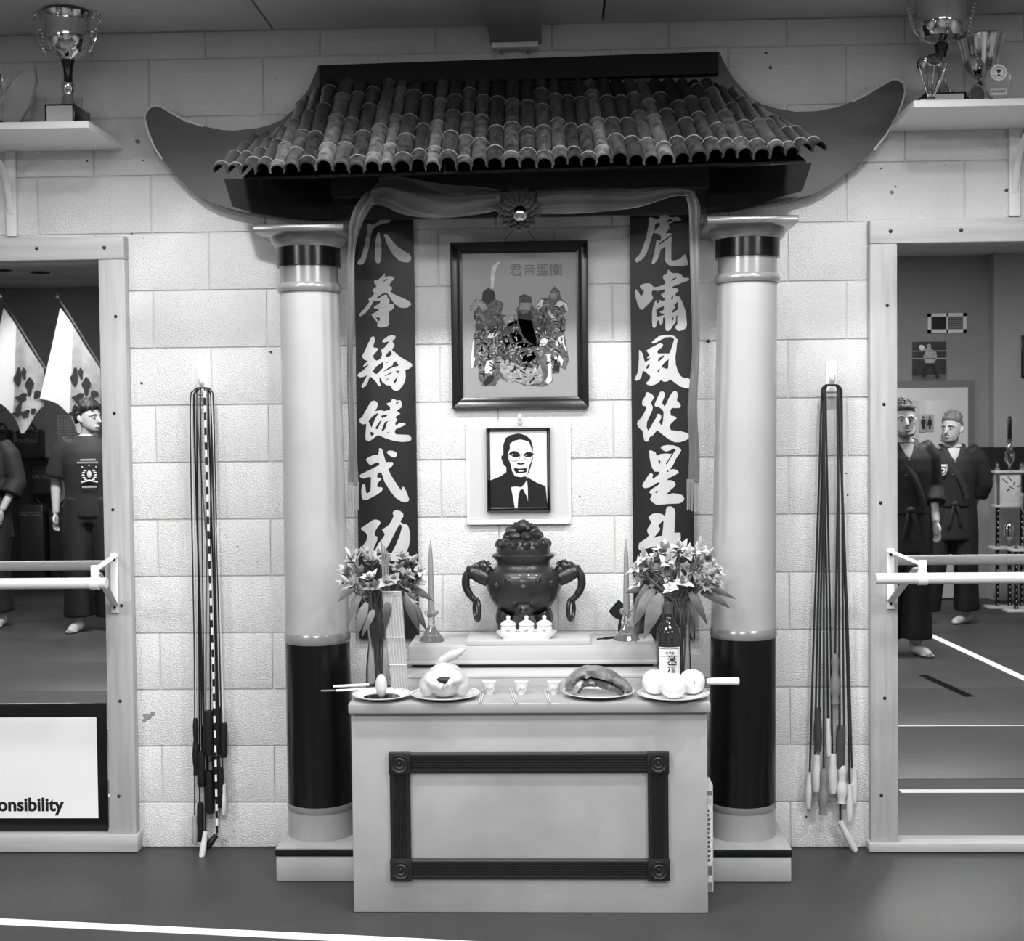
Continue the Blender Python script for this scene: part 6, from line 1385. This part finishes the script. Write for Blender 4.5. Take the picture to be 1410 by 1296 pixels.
def person(loc, H, yaw, label, outfit, feet, hands, head_yaw, hair, beard, lean=0.0):
    """local frame: facing +y, x to the person's left negative is right hand; H height. feet/hands: ((x,y,toe_yaw),...), ((elbow),(wrist)) for -x and +x sides"""
    t = thing('person', label, 'person', loc); K = H/1.75
    M = Matrix.Translation(loc) @ Matrix.Rotation(yaw, 4, 'Z') @ Matrix.Scale(K, 4)
    hipz, shz = .93, 1.44
    hips = {-1: Vector((-.09, 0, hipz)), 1: Vector((.09, 0, hipz))}
    sh = {-1: Vector((-.185, -.005+lean, shz)), 1: Vector((.185, -.005+lean, shz))}
    body = MB(M); up_ = MB(M); lo = MB(M)
    L = lean
    tor = [(.86, .150, .105), (.95, .160, .115), (1.05, .150, .108), (1.15, .152, .110), (1.27, .172, .120), (1.36, .178, .112), (1.43, .165, .090), (1.475, .105, .072), (1.50, .062, .062)]
    ring_loft(body, [((0, L*(z-.9)/.55, z), rx*.93, ry*.93, 0) for z, rx, ry in tor])
    # head
    N = Vector((0, L*1.1+.012, 1.50)); hy = head_yaw
    def hp(x, y, z): return Vector((N.x+x*math.cos(hy)-y*math.sin(hy), N.y+x*math.sin(hy)+y*math.cos(hy), N.z+z))
    body.tube([Vector((0, L, 1.44)), Vector((0, L+.004, 1.50)), hp(0, .01, .06)], [.062, .056, .054], 16)
    hr_ = [(.015, .030, .040, .052), (.030, .046, .060, .040), (.055, .060, .076, .026), (.085, .068, .086, .016), (.115, .073, .092, .010), (.150, .076, .096, .004), (.185, .075, .095, -.002), (.215, .066, .084, -.006), (.238, .045, .060, -.008), (.250, .015, .022, -.008)]
    ring_loft(body, [(hp(0, y, z), rx, ry, hy) for z, rx, ry, y in hr_], 24)
    body.tube([hp(0, .098, .132), hp(0, .113, .108), hp(0, .122, .090), hp(0, .104, .082)], [.008, .012, .015, .008], 10)
    for s in (-1, 1):
        body.tube([hp(s*.072, -.004, .085), hp(s*.082, -.012, .105), hp(s*.084, -.016, .13), hp(s*.076, -.012, .14)], [.010, .013, .014, .008], 8)
        body.tube([hp(s*.015, .098, .140), hp(s*.038, .092, .143), hp(s*.06, .070, .136)], [.007, .008, .006], 8)
    body.tube([hp(-.024, .094, .052), hp(0, .106, .052), hp(.024, .094, .052)], [.006, .0075, .006], 8)
    # legs and feet
    for s in (-1, 1):
        fx, fy, ty = feet[s]; an = Vector((fx, fy, .085)); h = hips[s]; kn = h.lerp(an, .52)+Vector((0, .035, 0))
        body.tube([h+Vector((0, 0, .02)), h.lerp(kn, .5), kn, kn.lerp(an, .35), an], [.085, .075, .055, .056, .038], 16)
        dr = Vector((math.sin(ty), math.cos(ty), 0)); sd = Vector((dr.y, -dr.x, 0))
        body.tube([an+Vector((0, 0, .01))-dr*.035, an-dr*.02+Vector((0, 0, -.045)), an+dr*.06+Vector((0, 0, -.048)), an+dr*.13+Vector((0, 0, -.060)), an+dr*.165+Vector((0, 0, -.066))], [.030, .040, .038, .032, .018], 12)
        for j in range(5):
            q = an+dr*(.150-.010*abs(j-1))+sd*(s*(-.028+.0145*j))*-1+Vector((0, 0, -.070)); body.tube([q-dr*.03, q, q+dr*.026], [.010, .0095, .007], 8)
    # arms and hands
    for s in (-1, 1):
        el, wr, cd_ = (Vector(v) for v in hands[s]); S_ = sh[s]
        body.tube([S_-Vector((s*.03, 0, .0)), S_.lerp(el, .3), S_.lerp(el, .8), el, el.lerp(wr, .3), wr], [.052, .048, .042, .038, .038, .026], 14)
        d = cd_.normalized(); pn = Vector((s*-1, .25, 0)); pn = (pn-d*pn.dot(d)).normalized(); ac = d.cross(pn)
        if ac.y < 0: ac = -ac
        body.tube([wr, wr+d*.035, wr+d*.085], [.024, .036, .034], 12, flat=.5, ref=ac)
        for j, (o_, ln) in enumerate(((.030, .070), (.011, .080), (-.009, .074), (-.028, .058))):
            b = wr+d*.080+ac*o_; cr = pn*.5
            body.tube([b-d*.02, b+d*ln*.4, b+(d*.85+cr*.35)*ln*.75, b+(d*.75+cr*.7)*ln], [.0092, .0090, .0085, .0070], 8)
        b = wr+d*.025+ac*.026; body.tube([b, b+ac*.022+d*.028+pn*.008, b+ac*.026+d*.055+pn*.016], [.013, .0115, .008], 8)
        # sleeve
        if outfit == 'gi':
            w_e = el.lerp(wr, .48)
            up_.tube([S_-Vector((s*.05, 0, -.01)), S_.lerp(el, .25), S_.lerp(el, .8), el, w_e], [.072, .080, .080, .080, .086], 16)
        else:
            up_.tube([S_-Vector((s*.05, 0, -.01)), S_.lerp(el, .3), S_.lerp(el, .92)], [.068, .078, .088], 16)
    bo = body.build('body', M_SKIN, t); remesh(bo, .0062*K, 3)
    # clothing
    if outfit == 'gi':
        tt = [(.70, .215, .150), (.80, .205, .150), (.93, .190, .140), (1.02, .178, .130), (1.15, .188, .138), (1.27, .202, .146), (1.36, .205, .134), (1.42, .180, .108), (1.452, .130, .092), (1.470, .088, .080)]
    else:
        tt = [(.86, .200, .140), (.95, .192, .138), (1.05, .186, .134), (1.15, .190, .138), (1.27, .200, .144), (1.36, .202, .130), (1.43, .178, .104), (1.472, .112, .086), (1.487, .083, .078)]
    ring_loft(up_, [((0, L*(z-.9)/.55, z), rx, ry, 0) for z, rx, ry in tt], 24)
    uo = up_.build('jacket' if outfit == 'gi' else 'shirt', M_GI if outfit == 'gi' else M_TEE, t); remesh(uo, .013*K, 3)
    for s in (-1, 1):
        fx, fy, ty = feet[s]; an = Vector((fx, fy, .085)); h = hips[s]; kn = h.lerp(an, .52)+Vector((0, .035, 0)); hem = an+Vector((0, 0, .03))
        lo.tube([h+Vector((-s*.02, 0, .08)), h.lerp(kn, .4), kn, kn.lerp(hem, .5), hem], [.125, .115, .100, .100, .108], 18)
    ring_loft(lo, [((0, 0, .82), .17, .13, 0), ((0, 0, .95), .17, .125, 0), ((0, 0, 1.06), .16, .12, 0)], 20)
    lp = lo.build('trousers', M_TRO, t); remesh(lp, .013*K, 3)
    # face
    for s in (-1, 1):
        e = MB(M).ell(hp(s*.031, .089, .122), (.014, .010, .008), 12, 8).build('eye', mat('eye_white', 190, .3), t)
        MB(M).ell(hp(s*.031, .0965, .121), (.007, .004, .007), 10, 8).build('iris', M_DARKP, e)
        MB(M).tube([hp(s*.012, .104, .141), hp(s*.032, .100, .146), hp(s*.054, .082, .140)], [.004, .005, .003], 8).build('eyebrow', M_HAIR, t)
    MB(M).tube([hp(-.022, .100, .052), hp(0, .114, .051), hp(.022, .100, .052)], [.002, .004, .002], 8).build('mouth', mat('lip', 110, .5), t)
    hmb = MB(M)
    if hair == 'full':
        ring_loft(hmb, [(hp(0, y, z), rx, ry, hy) for z, rx, ry, y in ((.085, .076, .060, -.048), (.12, .085, .075, -.040), (.16, .090, .090, -.026), (.19, .091, .108, -.010), (.222, .082, .100, -.004), (.25, .060, .076, -.004), (.268, .025, .035, -.004))], 24)
        for i in range(9):
            a = i*.7; hmb.tube([hp(.06*math.cos(a), .02+.07*math.sin(a), .21), hp(.088*math.cos(a), .10*math.sin(a), .205), hp(.092*math.cos(a), .112*math.sin(a), .175)], [.02, .018, .006], 8)
        for s in (-1, 1): hmb.tube([hp(s*.078, -.02, .16), hp(s*.082, -.035, .12), hp(s*.075, -.05, .075)], [.022, .020, .010], 8)
    else:
        ring_loft(hmb, [(hp(0, y, z), rx, ry, hy) for z, rx, ry, y in ((.085, .066, .046, -.052), (.12, .0765, .066, -.036), (.15, .0795, .082, -.022), (.175, .079, .0945, -.010), (.20, .074, .090, -.004), (.225, .062, .078, -.003), (.246, .044, .056, -.004), (.258, .020, .028, -.006))], 24)
    rh = random.Random(5)
    for i in range(240):
        a = rh.uniform(0, 2*PI); e = rh.uniform(.25, 1.45); d = (math.cos(a)*math.cos(e), math.sin(a)*math.cos(e), math.sin(e))
        if d[1] > .35 and d[2] < .70 or (hair != 'full' and d[2] < .45): continue
        kx, ky, kz = (.086, .104, .110) if hair == 'full' else (.081, .097, .114)
        p_ = hp(d[0]*kx*.95, d[1]*ky*.95-.006, .152+d[2]*kz*.95); q_ = hp(d[0]*kx*1.13+rh.uniform(-.012, .012), d[1]*ky*1.12-.006+rh.uniform(-.012, .012), .152+d[2]*kz*1.12+rh.uniform(-.008, .008))
        hmb.tube([p_, q_], [.0085, .0035], 6)
    for i in range(30):
        a = -1.25+2.5*i/29; kx, ky = (.080, .102) if hair == 'full' else (.0735, .0935)
        zf = .196-.035*abs(a)**2*.5+rh.uniform(-.006, .008)
        hmb.tube([hp(kx*.92*math.sin(a), ky*.92*math.cos(a)-.004, zf+.028), hp(kx*1.01*math.sin(a), ky*1.01*math.cos(a)-.003, zf+.010), hp(kx*1.0*math.sin(a)+rh.uniform(-.006, .006), ky*.995*math.cos(a)-.002, zf-.006)], [.010, .008, .003], 6)
    ho = hmb.build('hair', M_HAIR if hair == 'full' else M_HAIRM if hair == 'cropped' else M_HAIRL, t); remesh(ho, .0055*K, 1)
    if beard:
        bm2 = MB(M)
        for s in (-1, 1): bm2.tube([hp(s*.068, .020, .090), hp(s*.064, .045, .055), hp(s*.044, .078, .026), hp(0, .098, .018)], [.010, .014, .018, .018], 10)
        bm2.tube([hp(-.026, .098, .066), hp(0, .107, .069), hp(.026, .098, .066)], [.005, .007, .005], 8)
        bo2 = bm2.build('beard', M_BEARD, t); remesh(bo2, .006*K, 2)
    return t, M, hp
def gi_details(t, M, belt=M_TRO, crest=False):
    F_ = lambda x, y, z: Vector((x, y, z))
    # open V of the collar
    vs = [F_(-.050, .085, 1.460), F_(0, .092, 1.466), F_(.050, .085, 1.460), F_(.028, .116, 1.40), F_(0, .136, 1.345), F_(-.028, .116, 1.40), F_(0, .125, 1.395)]
    MB(M).add(vs+[v-Vector((0, .012, 0)) for v in vs], [(0,6,1),(1,6,2),(2,6,3),(3,6,4),(4,6,5),(5,6,0)]+[(a, b, b+7, a+7) for a, b in ((0,1),(1,2),(2,3),(3,4),(4,5),(5,0))]).build('open_collar', M_SKIN, t)
    for s, off in ((-1, .0), (1, -.004)):
        pth = [F_(s*.085, -.02, 1.492), F_(s*.070, .070, 1.455), F_(s*.028, .116+off, 1.36), F_(-s*.03, .143+off, 1.24)]
        if s < 0: pth += [F_(.085, .133, 1.10), F_(.10, .128, 1.04)]
        MB(M).tube(spline(pth, 5), .026, 8, flat=.28, ref=(1, 0, 0)).build('lapel', mat('lapel_black', 30, .75), t)
    mb = MB(M); seg = 32; vs = []
    for z in (.985, 1.03):
        for q in (0, .012):
            for i in range(seg): a = 2*PI*i/seg; vs.append((( .186+q)*math.cos(a), (.136+q)*math.sin(a), z))
    o = seg; fs = []
    for i in range(seg):
        j = (i+1) % seg; fs += [(o+i, o+j, 3*o+j, 3*o+i), (i, 2*o+i, 2*o+j, j), (i, j, o+j, o+i), (2*o+i, 3*o+i, 3*o+j, 2*o+j)]
    mb.add(vs, fs).build('belt', mat('belt_black', 20, .6), t)
    MB(M).ell((.0, .152, 1.005), (.035, .018, .026), 14, 10).tube([(-.01, .155, 1.0), (-.03, .168, .92), (-.05, .165, .82)], .014, 8, flat=.4, ref=(1, 0, 0)).tube([(.01, .155, 1.0), (.035, .168, .92), (.045, .165, .84)], .014, 8, flat=.4, ref=(1, 0, 0)).build('belt_knot', mat('belt_black', 20, .6), t)
    if crest:
        # a stitched shield patch on the chest
        A = Matrix.Translation((-.100, .146, 1.285)) @ Matrix.Rotation(.25, 4, 'Z')
        sh_ = [(-.036, .045), (.036, .045), (.036, -.005), (.024, -.035), (0, -.05), (-.024, -.035), (-.036, -.005)]
        p_ = MB(M @ A); p_.plate([sh_], .0, .008); c_ = p_.build('crest_patch', mat('patch_pale', 190, .5), t, smooth=False)
        p_ = MB(M @ A); p_.plate([[(x*.82, z*.82-.002) for x, z in sh_]], .008, .0095); p_.build('crest_field', mat('patch_grey', 120, .5), c_, smooth=False)
        p_ = MB(M @ A); p_.ell((0, .010, -.004), (.018, .003, .022), 14, 10).tube([(-.028, .011, .03), (.028, .011, .03)], .004, 6); p_.build('crest_emblem', M_PALE, c_)
        p_ = MB(M @ A); p_.ell((0, .0125, -.004), (.010, .003, .012), 12, 8); p_.build('crest_centre', M_DARKP, c_)
# near man in a black jacket (right mirror, partly behind the frame)
q = vat(1243, 897, 4.02); 
H1 = (at(1243, 553, 4.0).z)
pt, M_, hp_ = person((q.x, q.y, 0), H1, -.10, 'bearded man in a black jacket nearest the frame in the right mirror', 'gi',
    {-1: (-.14, .02, -.3), 1: (.08, .05, .25)}, {-1: ((-.27, -.02, 1.16), (-.29, .06, .93), (0, .1, -1)), 1: ((.215, -.03, 1.15), (.20, .10, .92), (.05, .12, -1))}, .12, 'short', True)
gi_details(pt, M_)
# far man, hands behind his back, looking to the picture's left
q = vat(1311, 857, 5.35); H2 = at(1311, 569, 5.35).z
pt, M_, hp_ = person((q.x, q.y, 0), H2, .10, 'man in a black jacket with a chest crest, hands behind his back', 'gi',
    {-1: (-.20, .0, -.35), 1: (.12, -.02, -.9)}, {-1: ((-.265, -.06, 1.17), (-.17, -.17, .95), (.9, -.25, -.35)), 1: ((.265, -.06, 1.17), (.19, -.17, .95), (-.9, -.25, -.35))}, .62, 'cropped', True)
gi_details(pt, M_, crest=True)
# man in a dark printed shirt (left mirror)
q = vat(128, 868, 5.25); H3 = at(128, 552, 5.25).z
pt, M_, hp_ = person((q.x, q.y, 0), H3, -.12, 'man in a dark printed t-shirt looking aside in the left mirror', 'tee',
    {-1: (-.10, .03, -.2), 1: (.13, -.02, .5)}, {-1: ((-.26, -.03, 1.15), (-.25, .03, .90), (.0, .12, -1)), 1: ((.28, -.03, 1.15), (.27, .05, .90), (0, .1, -1))}, -1.0, 'full', False)
pm = MB(M_)                                    # shirt print: two lines of lettering, stars and a wreath emblem
W0 = lambda x, z: Vector((x, .149-1.1*x*x, z))
pr_ = mat('shirt_print', 190, .6)
for zz_, x0_, x1_ in ((1.305, -.03, .075), (1.285, -.055, .09)):
    for i in range(16):
        x = x0_+(x1_-x0_)*i/15; pm.box(W0(x-.0022, zz_-.006), W0(x+.0022, zz_+.006)+Vector((0, .002, 0)))
for i in range(11):
    x = -.02+.01*i; pm.box(W0(x-.003, 1.095), W0(x+.003, 1.109)+Vector((0, .002, 0)))
pm.build('shirt_lettering', pr_, pt, smooth=False)
pm = MB(M_)
for s in (-1, 1):
    for i in range(6):
        a = -1.3+i*.42; c0 = Vector((.03+s*.045*math.cos(a)*1.0, 0, 1.19+.045*math.sin(a))); pm.ell((c0.x, W0(c0.x, 0).y, c0.z), (.012, .003, .007), 8, 6)
pm.ell((.03, W0(.03, 0).y, 1.195), (.016, .003, .028), 10, 8).tube([W0(-.03, 1.135), W0(.03, 1.15), W0(.09, 1.135)], .006, 6)
for dx, dz in ((-.02, .05), (.03, .062), (.08, .05)): pm.ell((.03+dx-.03, W0(dx, 0).y, 1.20+dz), (.006, .003, .006), 8, 6)
pm.build('shirt_emblem', pr_, pt)
# dark figure cut off by the picture's left edge
q = vat(-14, 851, 5.55); H4 = at(0, 560, 5.55).z
pt, M_, hp_ = person((q.x, q.y, 0), H4, .15, 'person in dark clothes cut off at the left edge of the left mirror', 'gi',
    {-1: (-.12, .0, -.2), 1: (.12, .03, .3)}, {-1: ((-.27, -.03, 1.16), (-.26, .06, .93), (0, .1, -1)), 1: ((.25, -.02, 1.15), (.20, .12, .93), (-.05, .15, -1))}, .1, 'short', False)
gi_details(pt, M_)
